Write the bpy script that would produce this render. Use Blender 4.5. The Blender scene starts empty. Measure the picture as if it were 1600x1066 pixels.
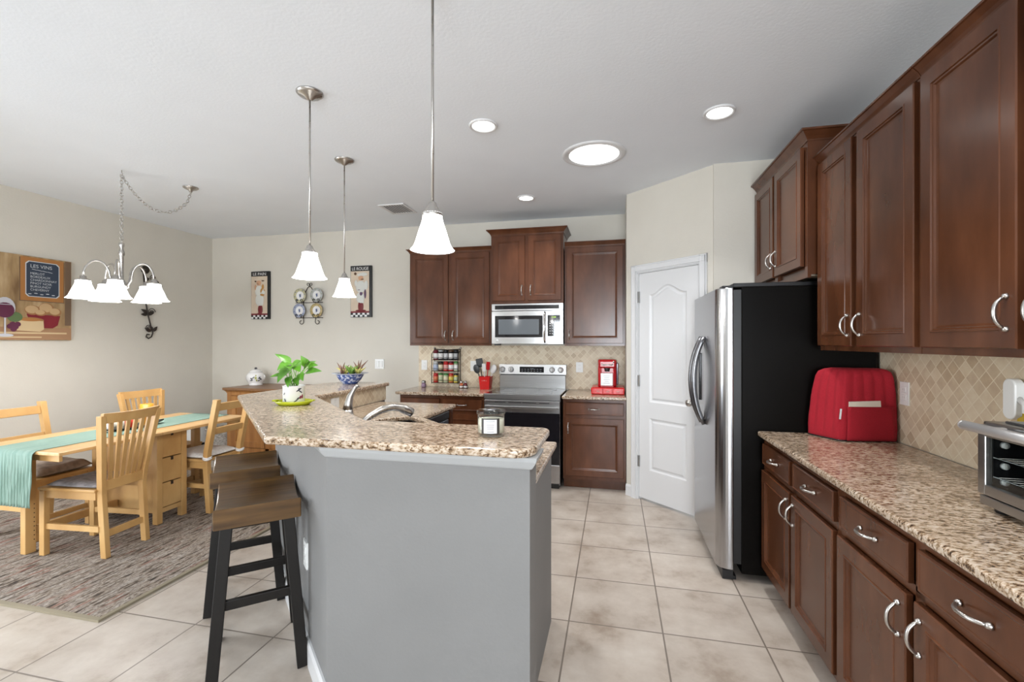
import bpy, bmesh, math, random
from mathutils import Vector, Matrix
from mathutils.geometry import tessellate_polygon
random.seed(7)
SC = bpy.context.scene
COL = SC.collection
PI = math.pi

# ------------------------------------------------------------------ camera, world, exposure, daylight, added fill lights
THETA = math.atan(160 / 711.0)
cam_d = bpy.data.cameras.new('camera'); cam = bpy.data.objects.new('camera', cam_d); COL.objects.link(cam)
cam.location = (0, 0, 1.44); cam.rotation_euler = (PI / 2, 0, THETA)
cam_d.sensor_width = 36; cam_d.lens = 711 / 1600 * 36; cam_d.shift_y = 1.5 / 1600; cam_d.clip_start = 0.05
SC.camera = cam
SC.view_settings.view_transform = 'Standard'
SC.view_settings.look = 'None'
SC.view_settings.exposure = 0.08
SC.view_settings.gamma = 1.0
SC.view_settings.use_curve_mapping = False
world = bpy.data.worlds.new('world'); SC.world = world; world.use_nodes = True
wn = world.node_tree.nodes['Background']; wn.inputs[0].default_value = (0.80, 0.90, 1.0, 1); wn.inputs[1].default_value = 1.0

DAY_LEFT = 165.0
FILL_REAR = 470.0
CAN_W = 6.0
DOME_W = 2.6
FILL_RIGHT = 60.0    # added fill light in an invented right-wall window behind the camera
GLOW_PENDANT, GLOW_CHANDELIER = 5.0, 3.5
BULB_W = 9.0
def area(name, loc, rot, sx, sy, power, color, spread=PI):
    l = bpy.data.lights.new(name, 'AREA'); l.shape = 'RECTANGLE'; l.size = sx; l.size_y = sy
    l.energy = power; l.color = color; l.spread = spread
    o = bpy.data.objects.new(name, l); COL.objects.link(o); o.location = loc; o.rotation_euler = rot
    return o
area('daylight_left', (-5.42, 0.20, 1.2), (0, -PI / 2 + 0.75, 0), 2.1, 2.4, DAY_LEFT, (0.86, 0.93, 1.0))
area('fill_light_rear', (0.35, -7.15, 1.35), (PI / 2 + 0.6, 0, 0), 2.0, 2.1, FILL_REAR, (0.88, 0.94, 1.0))  # added fill behind the camera, tilted up to brighten the ceiling
area('fill_light_right', (1.60, -1.75, 1.55), (0, PI / 2, 0), 1.5, 2.4, FILL_RIGHT, (0.88, 0.94, 1.0))

# ------------------------------------------------------------------ helpers
def new_mat(name):
    m = bpy.data.materials.new(name); m.use_nodes = True
    return m, m.node_tree, m.node_tree.nodes['Principled BSDF']
def mat(name, col, rough=0.5, metal=0.0, **kw):
    m, t, b = new_mat(name)
    b.inputs['Base Color'].default_value = (*col, 1); b.inputs['Roughness'].default_value = rough; b.inputs['Metallic'].default_value = metal
    for k, v in kw.items():
        b.inputs[k.replace('_', ' ')].default_value = v
    # every material carries a little procedural mottling in its roughness
    n = t.nodes.new('ShaderNodeTexNoise'); n.inputs['Scale'].default_value = 14
    r = t.nodes.new('ShaderNodeMapRange'); r.inputs['To Min'].default_value = max(0, rough - 0.04); r.inputs['To Max'].default_value = min(1, rough + 0.04)
    tc = t.nodes.new('ShaderNodeTexCoord'); t.links.new(tc.outputs['Object'], n.inputs['Vector'])
    t.links.new(n.outputs['Fac'], r.inputs['Value']); t.links.new(r.outputs['Result'], b.inputs['Roughness'])
    return m
def ramp(t, stops):
    r = t.nodes.new('ShaderNodeValToRGB'); e = r.color_ramp.elements
    e[0].position, e[0].color = stops[0][0], (*stops[0][1], 1)
    e[1].position, e[1].color = stops[-1][0], (*stops[-1][1], 1)
    for p, c in stops[1:-1]:
        x = e.new(p); x.color = (*c, 1)
    return r
def noise_mat(name, scale, stops, rough=0.5, stretch=(1, 1, 1), detail=4, bump=0.0, bscale=None, rot=(0, 0, 0), **kw):
    m, t, b = new_mat(name)
    tc = t.nodes.new('ShaderNodeTexCoord'); mp = t.nodes.new('ShaderNodeMapping'); mp.inputs['Scale'].default_value = stretch; mp.inputs['Rotation'].default_value = rot
    n = t.nodes.new('ShaderNodeTexNoise'); n.inputs['Scale'].default_value = scale; n.inputs['Detail'].default_value = detail
    t.links.new(tc.outputs['Object'], mp.inputs['Vector']); t.links.new(mp.outputs['Vector'], n.inputs['Vector'])
    r = ramp(t, stops); t.links.new(n.outputs['Fac'], r.inputs['Fac']); t.links.new(r.outputs['Color'], b.inputs['Base Color'])
    b.inputs['Roughness'].default_value = rough
    for k, v in kw.items():
        b.inputs[k.replace('_', ' ')].default_value = v
    if bump:
        n2 = n
        if bscale:
            n2 = t.nodes.new('ShaderNodeTexNoise'); n2.inputs['Scale'].default_value = bscale; n2.inputs['Detail'].default_value = 3
            t.links.new(mp.outputs['Vector'], n2.inputs['Vector'])
        bp = t.nodes.new('ShaderNodeBump'); bp.inputs['Strength'].default_value = bump; bp.inputs['Distance'].default_value = 0.01
        t.links.new(n2.outputs['Fac'], bp.inputs['Height']); t.links.new(bp.outputs['Normal'], b.inputs['Normal'])
    return m

class M:
    """a mesh being built, in world coordinates (or local to a thing that still stands at the origin)"""
    def __init__(s):
        s.bm = bmesh.new(); s.mi = 0
    def _tag(s, faces):
        for f in faces: f.material_index = s.mi
        return s
    def quadface(s, vs):
        f = s.bm.faces.new([s.bm.verts.new(v) for v in vs]); f.material_index = s.mi; return s
    def box(s, x0, x1, y0, y1, z0, z1, bev=0.0, seg=2):
        t = bmesh.new(); bmesh.ops.create_cube(t, size=1.0)
        for v in t.verts:
            v.co = Vector(((x0 + x1) / 2 + v.co.x * abs(x1 - x0), (y0 + y1) / 2 + v.co.y * abs(y1 - y0), (z0 + z1) / 2 + v.co.z * abs(z1 - z0)))
        if bev > 0: bmesh.ops.bevel(t, geom=t.edges[:], offset=bev, segments=seg, affect='EDGES', profile=0.5)
        return s.merge(t)
    def merge(s, t, mx=None):
        if mx is not None: bmesh.ops.transform(t, matrix=mx, verts=t.verts)
        vm = {v: s.bm.verts.new(v.co) for v in t.verts}
        for f in t.faces:
            try:
                nf = s.bm.faces.new([vm[v] for v in f.verts]); nf.material_index = s.mi; nf.smooth = f.smooth
            except ValueError: pass
        t.free(); return s
    def bar(s, p0, p1, w, h, up=(0, 0, 1), w1=None, h1=None, bev=0.0):
        p0, p1, up = Vector(p0), Vector(p1), Vector(up)
        d = (p1 - p0).normalized(); a = d.cross(up)
        if a.length < 1e-5: a = d.cross(Vector((1, 0, 0)))
        a.normalize(); b = a.cross(d).normalized()
        w1 = w if w1 is None else w1; h1 = h if h1 is None else h1
        t = bmesh.new()
        r0 = [t.verts.new(p0 + a * i * w / 2 + b * j * h / 2) for i, j in ((-1, -1), (1, -1), (1, 1), (-1, 1))]
        r1 = [t.verts.new(p1 + a * i * w1 / 2 + b * j * h1 / 2) for i, j in ((-1, -1), (1, -1), (1, 1), (-1, 1))]
        t.faces.new(r0[::-1]); t.faces.new(r1)
        for k in range(4): t.faces.new((r0[k], r0[(k + 1) % 4], r1[(k + 1) % 4], r1[k]))
        if bev: bmesh.ops.bevel(t, geom=t.edges[:], offset=bev, segments=2, affect='EDGES', profile=0.5)
        return s.merge(t)
    def beam(s, pts, wx, wy, bev=0.003):
        """an upright bent post with an axis-aligned section"""
        t = bmesh.new(); rings = []
        for p in pts:
            rings.append([t.verts.new((p[0] + i * wx / 2, p[1] + j * wy / 2, p[2])) for i, j in ((-1, -1), (1, -1), (1, 1), (-1, 1))])
        for a, b in zip(rings, rings[1:]):
            for k in range(4): t.faces.new((a[k], a[(k + 1) % 4], b[(k + 1) % 4], b[k]))
        t.faces.new(rings[0][::-1]); t.faces.new(rings[-1])
        bmesh.ops.recalc_face_normals(t, faces=t.faces)
        if bev: bmesh.ops.bevel(t, geom=[e for e in t.edges if e.calc_face_angle(0) > 0.9], offset=bev, segments=2, affect='EDGES', profile=0.5)
        return s.merge(t)
    def tube(s, pts, r, n=10, closed=False, smooth=True, flat=None):
        pts = [Vector(p) for p in pts]; k = len(pts)
        rs = r if isinstance(r, (list, tuple)) else [r] * k
        rings = []; ref = None
        for i, p in enumerate(pts):
            if closed: d = pts[(i + 1) % k] - pts[i - 1]
            else: d = pts[min(i + 1, k - 1)] - pts[max(i - 1, 0)]
            d.normalize()
            if ref is None:
                ref = d.cross(Vector((0, 0, 1)))
                if ref.length < 0.05: ref = d.cross(Vector((1, 0, 0)))
            ref = (ref - d * ref.dot(d)).normalized(); b = d.cross(ref)
            sq = flat if flat else 1.0
            rings.append([s.bm.verts.new(p + ref * math.cos(2 * PI * j / n) * rs[i] + b * math.sin(2 * PI * j / n) * rs[i] * sq) for j in range(n)])
        fs = []
        prs = list(zip(rings, rings[1:])) + ([(rings[-1], rings[0])] if closed else [])
        for a, b in prs:
            for j in range(n):
                fs.append(s.bm.faces.new((a[j], a[(j + 1) % n], b[(j + 1) % n], b[j])))
        if not closed:
            fs.append(s.bm.faces.new(rings[0][::-1])); fs.append(s.bm.faces.new(rings[-1]))
        for f in fs: f.material_index = s.mi; f.smooth = smooth and len(f.verts) == 4
        return s
    def lathe(s, prof, c=(0, 0, 0), n=24, axis='Z', sx=1.0, sy=1.0, cap=True):
        """prof: (radius, height) pairs"""
        c = Vector(c); rings = []
        def P(r, h, a):
            x, y = r * math.cos(a) * sx, r * math.sin(a) * sy
            if axis == 'Z': return c + Vector((x, y, h))
            if axis == 'Y': return c + Vector((x, h, y))
            return c + Vector((h, x, y))
        for r, h in prof:
            rings.append([s.bm.verts.new(P(r, h, 2 * PI * j / n)) for j in range(n)] if r > 1e-6 else [s.bm.verts.new(P(0, h, 0))])
        fs = []
        for a, b in zip(rings, rings[1:]):
            for j in range(n):
                if len(a) == 1 and len(b) == 1: continue
                if len(a) == 1: fs.append(s.bm.faces.new((a[0], b[(j + 1) % n], b[j])))
                elif len(b) == 1: fs.append(s.bm.faces.new((a[j], a[(j + 1) % n], b[0])))
                else: fs.append(s.bm.faces.new((a[j], a[(j + 1) % n], b[(j + 1) % n], b[j])))
        for f in fs: f.smooth = True
        if cap:
            for rg in (rings[0], rings[-1]):
                if len(rg) > 1: fs.append(s.bm.faces.new(rg))
        for f in fs: f.material_index = s.mi
        return s
    def sphere(s, c, r, sx=1, sy=1, sz=1, n=14):
        prof = [(r * math.sin(PI * k / n), -r * math.cos(PI * k / n) * sz) for k in range(n + 1)]
        prof[0] = (0, -r * sz); prof[-1] = (0, r * sz)
        return s.lathe(prof, c, n=n + 4, sx=sx, sy=sy, cap=False)
    def prism(s, poly, z0, z1, holes=(), bev=0.0, seg=3, bev_vertical=False):
        t = bmesh.new()
        loops = [list(poly)] + [list(h) for h in holes]
        flat = [Vector((p[0], p[1], 0)) for l in loops for p in l]
        tris = tessellate_polygon([[Vector((p[0], p[1], 0)) for p in l] for l in loops])
        lo = [t.verts.new((p.x, p.y, z0)) for p in flat]; hi = [t.verts.new((p.x, p.y, z1)) for p in flat]
        if holes:
            for a, b, c in tris:
                t.faces.new((lo[a], lo[b], lo[c])); t.faces.new((hi[c], hi[b], hi[a]))
        else:
            t.faces.new(lo[::-1]); t.faces.new(hi)
        k = 0
        for l in loops:
            n = len(l)
            for i in range(n):
                a, b = k + i, k + (i + 1) % n
                t.faces.new((lo[a], lo[b], hi[b], hi[a]))
            k += n
        bmesh.ops.recalc_face_normals(t, faces=t.faces)
        if bev:
            n0 = len(poly)
            es = [e for e in t.edges if abs(e.verts[0].co.z - e.verts[1].co.z) < 1e-6 and len(e.link_faces) == 2 and e.calc_face_angle(0) > 1.0]
            bmesh.ops.bevel(t, geom=es, offset=bev, segments=seg, affect='EDGES', profile=0.5)
        return s.merge(t)
    def sweep(s, path, prof, closed=False, caps=True):
        """prof: (offset to the right of travel, z); path: plan points"""
        P = [Vector((p[0], p[1])) for p in path]; n = len(P)
        def nrm(a, b):
            d = (b - a).normalized(); return Vector((d.y, -d.x))
        rings = []
        for i in range(n):
            if closed: n0, n1 = nrm(P[i - 1], P[i]), nrm(P[i], P[(i + 1) % n])
            else:
                n0 = nrm(P[i - 1], P[i]) if i > 0 else nrm(P[0], P[1])
                n1 = nrm(P[i], P[i + 1]) if i < n - 1 else n0
            m = (n0 + n1); m = m / max(1e-6, m.dot(n0))
            rings.append([s.bm.verts.new((P[i].x + m.x * o, P[i].y + m.y * o, z)) for o, z in prof])
        k = len(prof); fs = []
        prs = list(zip(rings, rings[1:])) + ([(rings[-1], rings[0])] if closed else [])
        for a, b in prs:
            for j in range(k):
                fs.append(s.bm.faces.new((a[j], a[(j + 1) % k], b[(j + 1) % k], b[j])))
        if caps and not closed:
            fs.append(s.bm.faces.new(rings[0])); fs.append(s.bm.faces.new(rings[-1][::-1]))
        for f in fs: f.material_index = s.mi
        return s
    def panel(s, x0, x1, z0, z1, y, rings):
        """framed slab facing -Y: rings of (inset, forward) from the back edge to the middle; y: plane of forward = 0"""
        vs = []
        for ins, fw in rings:
            vs.append([s.bm.verts.new((a, y - fw, b)) for a, b in ((x0 + ins, z0 + ins), (x1 - ins, z0 + ins), (x1 - ins, z1 - ins), (x0 + ins, z1 - ins))])
        fs = []
        for a, b in zip(vs, vs[1:]):
            for k in range(4): fs.append(s.bm.faces.new((a[k], a[(k + 1) % 4], b[(k + 1) % 4], b[k])))
        fs.append(s.bm.faces.new(vs[-1])); fs.append(s.bm.faces.new(vs[0][::-1]))
        for f in fs: f.material_index = s.mi
        return s
    def text(s, txt, size, org, xd, yd, ext=0.0, align='LEFT', squeeze=1.0):
        cu = bpy.data.curves.new('lettering', 'FONT'); cu.body = txt; cu.size = size; cu.align_x = align; cu.extrude = ext
        o = bpy.data.objects.new('lettering', cu); COL.objects.link(o)
        me = bpy.data.meshes.new_from_object(o.evaluated_get(bpy.context.evaluated_depsgraph_get()))
        t = bmesh.new(); t.from_mesh(me)
        xd, yd = Vector(xd).normalized(), Vector(yd).normalized(); zd = xd.cross(yd)
        mx = Matrix(((xd.x * squeeze, yd.x, zd.x, org[0]), (xd.y * squeeze, yd.y, zd.y, org[1]), (xd.z * squeeze, yd.z, zd.z, org[2]), (0, 0, 0, 1)))
        bpy.data.objects.remove(o); bpy.data.curves.remove(cu); bpy.data.meshes.remove(me)
        return s.merge(t, mx)
    def shape(s, pts, fn):
        """flat polygon: 2D points mapped by fn to 3D"""
        f = s.bm.faces.new([s.bm.verts.new(fn(*p)) for p in pts]); f.material_index = s.mi; return s
    def xform(s, mx):
        bmesh.ops.transform(s.bm, matrix=mx, verts=s.bm.verts); return s
    def rotz(s, a, c=(0, 0, 0)):
        bmesh.ops.rotate(s.bm, cent=Vector(c), matrix=Matrix.Rotation(a, 3, 'Z'), verts=s.bm.verts); return s

def _mesh(name, m, mats, shift, normals=True):
    if normals: bmesh.ops.recalc_face_normals(m.bm, faces=m.bm.faces)
    bmesh.ops.translate(m.bm, verts=m.bm.verts, vec=-Vector(shift))
    me = bpy.data.meshes.new(name); m.bm.to_mesh(me); m.bm.free()
    for x in (mats if isinstance(mats, (list, tuple)) else [mats]): me.materials.append(x)
    o = bpy.data.objects.new(name, me); COL.objects.link(o)
    return o
def root_of(o):
    while o.parent: o = o.parent
    return o
def part(name, m, mats, parent, label=None, normals=True):
    o = _mesh(name, m, mats, root_of(parent).location, normals); o.parent = parent
    if label: o['label'] = label
    return o
def thing(name, label, cat, loc=(0, 0, 0), group=None):
    o = bpy.data.objects.new(name, None); COL.objects.link(o); o.location = loc; o.empty_display_size = 0.1
    o['label'] = label; o['category'] = cat
    if group: o['group'] = group
    return o
def _org(m):
    xs = [v.co for v in m.bm.verts]
    return Vector(((min(v.x for v in xs) + max(v.x for v in xs)) / 2, (min(v.y for v in xs) + max(v.y for v in xs)) / 2, min(v.z for v in xs)))
def solo(name, m, mats, label, cat, group=None, normals=True):
    org = _org(m); o = _mesh(name, m, mats, org, normals); o.location = org
    o['label'] = label; o['category'] = cat
    if group: o['group'] = group
    return o
def struct(name, m, mats, parent=None, zero=False, normals=True):
    if parent: return part(name, m, mats, parent, None, normals)
    org = Vector((0, 0, 0)) if zero else _org(m)
    o = _mesh(name, m, mats, org, normals); o.location = org; o['kind'] = 'structure'
    return o
def copy_tree(o, parent=None):
    c = o.copy(); COL.objects.link(c)
    if parent is not None:
        c.parent = parent; c.matrix_parent_inverse = o.matrix_parent_inverse.copy()
    for ch in list(o.children): copy_tree(ch, c)
    return c
def place(o, loc, rz=0.0):
    o.location = loc; o.rotation_euler = (0, 0, rz); return o
def lamp(name, parent, loc, power, color, radius=0.03):
    l = bpy.data.lights.new(name, 'POINT'); l.energy = power; l.color = color; l.shadow_soft_size = radius
    o = bpy.data.objects.new(name, l); COL.objects.link(o); o.parent = parent; o.location = Vector(loc) - root_of(parent).location
    return o
def round_poly(pts, rad, n=6):
    """plan polygon with rounded corners; rad: one radius per point"""
    out = []; k = len(pts)
    for i in range(k):
        p, a, b = Vector(pts[i]), Vector(pts[i - 1]), Vector(pts[(i + 1) % k]); r = rad[i]
        if r <= 0: out.append((p.x, p.y)); continue
        da, db = (a - p).normalized(), (b - p).normalized()
        ang = da.angle(db); d = r / math.tan(ang / 2)
        c = p + (da + db).normalized() * (r / math.sin(ang / 2))
        s0, s1 = p + da * d, p + db * d
        a0 = math.atan2(s0.y - c.y, s0.x - c.x); a1 = math.atan2(s1.y - c.y, s1.x - c.x)
        while a1 - a0 > PI: a1 -= 2 * PI
        while a1 - a0 < -PI: a1 += 2 * PI
        for j in range(n + 1):
            t = a0 + (a1 - a0) * j / n; out.append((c.x + r * math.cos(t), c.y + r * math.sin(t)))
    return out

# ------------------------------------------------------------------ materials
m_wall = noise_mat('wall_paint', 3, [(0.3, (0.625, 0.590, 0.520)), (0.7, (0.65, 0.615, 0.545))], 0.7, bump=0.10, bscale=70)
m_ceil = noise_mat('ceiling_paint', 3, [(0.3, (0.82, 0.86, 0.91)), (0.7, (0.84, 0.88, 0.93))], 0.8, bump=0.10, bscale=60)
m_halfwall = noise_mat('half_wall_paint', 3, [(0.3, (0.196, 0.194, 0.191)), (0.7, (0.212, 0.210, 0.207))], 0.6, bump=0.07, bscale=80)
m_white = mat('white_trim_paint', (0.70, 0.70, 0.705), 0.35)
m_plastic = mat('white_plastic', (0.82, 0.82, 0.80), 0.3)
m_outlet_dark = mat('outlet_slots', (0.55, 0.55, 0.53), 0.4)

def tile_floor():
    m, t, b = new_mat('floor_tile')
    tc = t.nodes.new('ShaderNodeTexCoord'); mp = t.nodes.new('ShaderNodeMapping')
    mp.inputs['Location'].default_value = (-0.234 + 0.4635 * 40, -2.803 + 0.4475 * 40, 0)
    br = t.nodes.new('ShaderNodeTexBrick'); br.offset = 0; br.squash = 1; br.inputs['Scale'].default_value = 1
    br.inputs['Brick Width'].default_value = 0.4635; br.inputs['Row Height'].default_value = 0.4475; br.inputs['Mortar Size'].default_value = 0.0042; br.inputs['Mortar Smooth'].default_value = 0.2
    br.inputs['Color1'].default_value = (0.55, 0.55, 0.55, 1); br.inputs['Color2'].default_value = (0.45, 0.45, 0.45, 1); br.inputs['Mortar'].default_value = (0, 0, 0, 1)
    t.links.new(tc.outputs['Object'], mp.inputs['Vector']); t.links.new(mp.outputs['Vector'], br.inputs['Vector'])
    n = t.nodes.new('ShaderNodeTexNoise'); n.inputs['Scale'].default_value = 3.6; n.inputs['Detail'].default_value = 8; n.inputs['Roughness'].default_value = 0.62
    t.links.new(tc.outputs['Object'], n.inputs['Vector'])
    r = ramp(t, [(0.28, (0.29, 0.225, 0.17)), (0.46, (0.46, 0.395, 0.335)), (0.70, (0.58, 0.52, 0.455))]); t.links.new(n.outputs['Fac'], r.inputs['Fac'])
    mx = t.nodes.new('ShaderNodeMix'); mx.data_type = 'RGBA'; mx.blend_type = 'OVERLAY'; mx.inputs[0].default_value = 0.5
    t.links.new(r.outputs['Color'], mx.inputs[6]); t.links.new(br.outputs['Color'], mx.inputs[7])
    m2 = t.nodes.new('ShaderNodeMix'); m2.data_type = 'RGBA'; m2.inputs[7].default_value = (0.20, 0.165, 0.135, 1)
    t.links.new(br.outputs['Fac'], m2.inputs[0]); t.links.new(mx.outputs[2], m2.inputs[6]); t.links.new(m2.outputs[2], b.inputs['Base Color'])
    b.inputs['Roughness'].default_value = 0.38
    bp = t.nodes.new('ShaderNodeBump'); bp.inputs['Strength'].default_value = 0.5; bp.inputs['Distance'].default_value = 0.003; bp.invert = True
    t.links.new(br.outputs['Fac'], bp.inputs['Height']); t.links.new(bp.outputs['Normal'], b.inputs['Normal'])
    return m
m_floor = tile_floor()

def tile_diamond(name, axis):
    m, t, b = new_mat(name)
    tc = t.nodes.new('ShaderNodeTexCoord'); sp = t.nodes.new('ShaderNodeSeparateXYZ'); cb = t.nodes.new('ShaderNodeCombineXYZ')
    t.links.new(tc.outputs['Object'], sp.inputs[0]); t.links.new(sp.outputs[axis], cb.inputs[0]); t.links.new(sp.outputs['Z'], cb.inputs[1])
    mp = t.nodes.new('ShaderNodeMapping'); mp.inputs['Rotation'].default_value = (0, 0, PI / 4); mp.inputs['Location'].default_value = (10 * 0.052, 10 * 0.052, 0)
    t.links.new(cb.outputs[0], mp.inputs['Vector'])
    br = t.nodes.new('ShaderNodeTexBrick'); br.offset = 0; br.squash = 1; br.inputs['Scale'].default_value = 1
    br.inputs['Brick Width'].default_value = 0.052; br.inputs['Row Height'].default_value = 0.052; br.inputs['Mortar Size'].default_value = 0.0022; br.inputs['Mortar Smooth'].default_value = 0.3
    br.inputs['Color1'].default_value = (0.70, 0.59, 0.43, 1); br.inputs['Color2'].default_value = (0.48, 0.35, 0.22, 1); br.inputs['Mortar'].default_value = (0.78, 0.69, 0.53, 1); br.inputs['Bias'].default_value = -0.25
    t.links.new(mp.outputs['Vector'], br.inputs['Vector'])
    n = t.nodes.new('ShaderNodeTexNoise'); n.inputs['Scale'].default_value = 30; n.inputs['Detail'].default_value = 5; t.links.new(tc.outputs['Object'], n.inputs['Vector'])
    r = ramp(t, [(0.3, (0.40, 0.40, 0.40)), (0.7, (0.62, 0.62, 0.62))]); t.links.new(n.outputs['Fac'], r.inputs['Fac'])
    mx = t.nodes.new('ShaderNodeMix'); mx.data_type = 'RGBA'; mx.blend_type = 'OVERLAY'; mx.inputs[0].default_value = 0.45
    t.links.new(br.outputs['Color'], mx.inputs[6]); t.links.new(r.outputs['Color'], mx.inputs[7]); t.links.new(mx.outputs[2], b.inputs['Base Color'])
    b.inputs['Roughness'].default_value = 0.42
    bp = t.nodes.new('ShaderNodeBump'); bp.inputs['Strength'].default_value = 0.4; bp.inputs['Distance'].default_value = 0.002; bp.invert = True
    t.links.new(br.outputs['Fac'], bp.inputs['Height']); t.links.new(bp.outputs['Normal'], b.inputs['Normal'])
    return m
m_tile_x = tile_diamond('diamond_tile_back', 'X')
m_tile_y = tile_diamond('diamond_tile_side', 'Y')

def granite():
    m, t, b = new_mat('granite')
    tc = t.nodes.new('ShaderNodeTexCoord'); mp = t.nodes.new('ShaderNodeMapping'); mp.inputs['Scale'].default_value = (0.60, 1.30, 1.0); mp.inputs['Rotation'].default_value = (0, 0, 0.2)
    t.links.new(tc.outputs['Object'], mp.inputs['Vector'])
    n1 = t.nodes.new('ShaderNodeTexNoise'); n1.inputs['Scale'].default_value = 85; n1.inputs['Detail'].default_value = 5; n1.inputs['Roughness'].default_value = 0.65; n1.inputs['Distortion'].default_value = 0.6
    t.links.new(mp.outputs['Vector'], n1.inputs['Vector'])
    r1 = ramp(t, [(0.33, (0.022, 0.014, 0.010)), (0.41, (0.12, 0.068, 0.036)), (0.47, (0.33, 0.235, 0.15)), (0.55, (0.52, 0.435, 0.35)), (0.68, (0.61, 0.54, 0.47))]); t.links.new(n1.outputs['Fac'], r1.inputs['Fac'])
    n2 = t.nodes.new('ShaderNodeTexNoise'); n2.inputs['Scale'].default_value = 9; n2.inputs['Detail'].default_value = 4; t.links.new(mp.outputs['Vector'], n2.inputs['Vector'])
    r2 = ramp(t, [(0.35, (0.40, 0.37, 0.33)), (0.65, (0.62, 0.60, 0.57))]); t.links.new(n2.outputs['Fac'], r2.inputs['Fac'])
    mx = t.nodes.new('ShaderNodeMix'); mx.data_type = 'RGBA'; mx.blend_type = 'OVERLAY'; mx.inputs[0].default_value = 0.6
    t.links.new(r1.outputs['Color'], mx.inputs[6]); t.links.new(r2.outputs['Color'], mx.inputs[7]); t.links.new(mx.outputs[2], b.inputs['Base Color'])
    b.inputs['Roughness'].default_value = 0.22; b.inputs['Specular IOR Level'].default_value = 0.5; b.inputs['Coat Weight'].default_value = 0.3; b.inputs['Coat Roughness'].default_value = 0.08
    return m
m_granite = granite()

m_cab = noise_mat('cherry_cabinet_wood', 5, [(0.28, (0.068, 0.023, 0.0095)), (0.55, (0.102, 0.036, 0.0155)), (0.78, (0.138, 0.052, 0.023))], 0.22, stretch=(1.6, 1.6, 0.55), detail=6, Specular_IOR_Level=0.36)
m_cab_in = mat('cabinet_recess', (0.022, 0.010, 0.006), 0.6)
m_cab_under = mat('cabinet_underside', (0.42, 0.36, 0.28), 0.6)
m_nickel = mat('brushed_nickel', (0.52, 0.50, 0.475), 0.28, 1.0)
m_cap = mat('cap_moulding_paint', (0.40, 0.41, 0.415), 0.45)
m_satin = mat('satin_aluminium', (0.70, 0.70, 0.71), 0.42, 0.85)
m_chrome = mat('chrome', (0.75, 0.74, 0.73), 0.14, 1.0)
m_steel = noise_mat('stainless_steel', 60, [(0.3, (0.40, 0.40, 0.40)), (0.7, (0.46, 0.46, 0.46))], 0.28, stretch=(0.05, 0.05, 4), Metallic=1.0)
m_steel_v = noise_mat('stainless_steel_upright', 60, [(0.3, (0.42, 0.42, 0.43)), (0.7, (0.47, 0.47, 0.48))], 0.24, stretch=(4, 4, 0.05), Metallic=1.0)
m_steel_dark = mat('dark_steel', (0.20, 0.20, 0.21), 0.3, 1.0)
m_black = mat('black_enamel', (0.008, 0.008, 0.009), 0.35)
m_blackgloss = mat('black_glass', (0.010, 0.010, 0.013), 0.06)
m_fridge_side = noise_mat('black_textured_side', 220, [(0.3, (0.004, 0.0035, 0.003)), (0.7, (0.006, 0.005, 0.0045))], 0.30, bump=0.05, Specular_IOR_Level=0.07)
m_pine = noise_mat('pine_wood', 5, [(0.3, (0.44, 0.235, 0.075)), (0.55, (0.54, 0.315, 0.115)), (0.75, (0.60, 0.375, 0.155))], 0.45, stretch=(1.0, 1.0, 0.5), detail=5)
m_pine_top = noise_mat('pine_boards', 6, [(0.3, (0.50, 0.29, 0.11)), (0.55, (0.61, 0.385, 0.17)), (0.75, (0.68, 0.46, 0.23))], 0.35, stretch=(5, 0.4, 1), detail=5)
m_pine_stain = noise_mat('honey_stained_pine', 5, [(0.3, (0.24, 0.095, 0.022)), (0.6, (0.34, 0.150, 0.040)), (0.8, (0.41, 0.19, 0.058))], 0.4, stretch=(6, 6, 0.5), detail=5)
m_pine_stain_top = mat('honey_stained_top', (0.20, 0.10, 0.045), 0.35)
m_stool_seat = noise_mat('walnut_stool_seat', 7, [(0.3, (0.050, 0.023, 0.006)), (0.55, (0.095, 0.047, 0.013)), (0.78, (0.14, 0.073, 0.022))], 0.30, stretch=(0.5, 5, 5), detail=6)
m_stool_leg = mat('black_stained_leg', (0.006, 0.0045, 0.0035), 0.45, Specular_IOR_Level=0.3)
def m_fabric(name, c, s=90, k=0.25):
    lo = tuple(x * (1 - k) for x in c); hi = tuple(min(1, x * (1 + k)) for x in c)
    return noise_mat(name, s, [(0.35, lo), (0.65, hi)], 0.9, bump=0.25)
m_cush_white = m_fabric('white_cushion_cloth', (0.72, 0.68, 0.64), 60, 0.08)
m_cush_brown = m_fabric('taupe_cushion_cloth', (0.30, 0.235, 0.185), 25, 0.22)
m_cush_grey = m_fabric('grey_cushion_cloth', (0.22, 0.20, 0.20), 30, 0.25)
m_red_cloth = m_fabric('red_quilted_cloth', (0.36, 0.006, 0.018), 160, 0.06)
m_paper = mat('cream_paper', (0.75, 0.68, 0.58), 0.6)
m_red_gloss = mat('red_gloss_plastic', (0.42, 0.006, 0.012), 0.2)
m_red_bright = mat('bright_red_lacquer', (0.60, 0.012, 0.012), 0.25)
m_screen = mat('dark_display', (0.010, 0.012, 0.016), 0.15)
m_grey_mark = mat('grey_print', (0.35, 0.36, 0.38), 0.5)
m_white_mark = mat('white_print', (0.75, 0.76, 0.78), 0.5)
m_window_mesh = mat('microwave_window', (0.13, 0.145, 0.16), 0.12)
m_iron = mat('wrought_iron', (0.045, 0.036, 0.030), 0.45, 0.6)
m_leaf = noise_mat('pothos_leaf', 9, [(0.3, (0.040, 0.140, 0.010)), (0.6, (0.10, 0.27, 0.020)), (0.8, (0.20, 0.40, 0.05))], 0.35)
m_stem = mat('green_stem', (0.18, 0.42, 0.06), 0.5)
m_soil = mat('soil', (0.03, 0.02, 0.013), 0.9)
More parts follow.
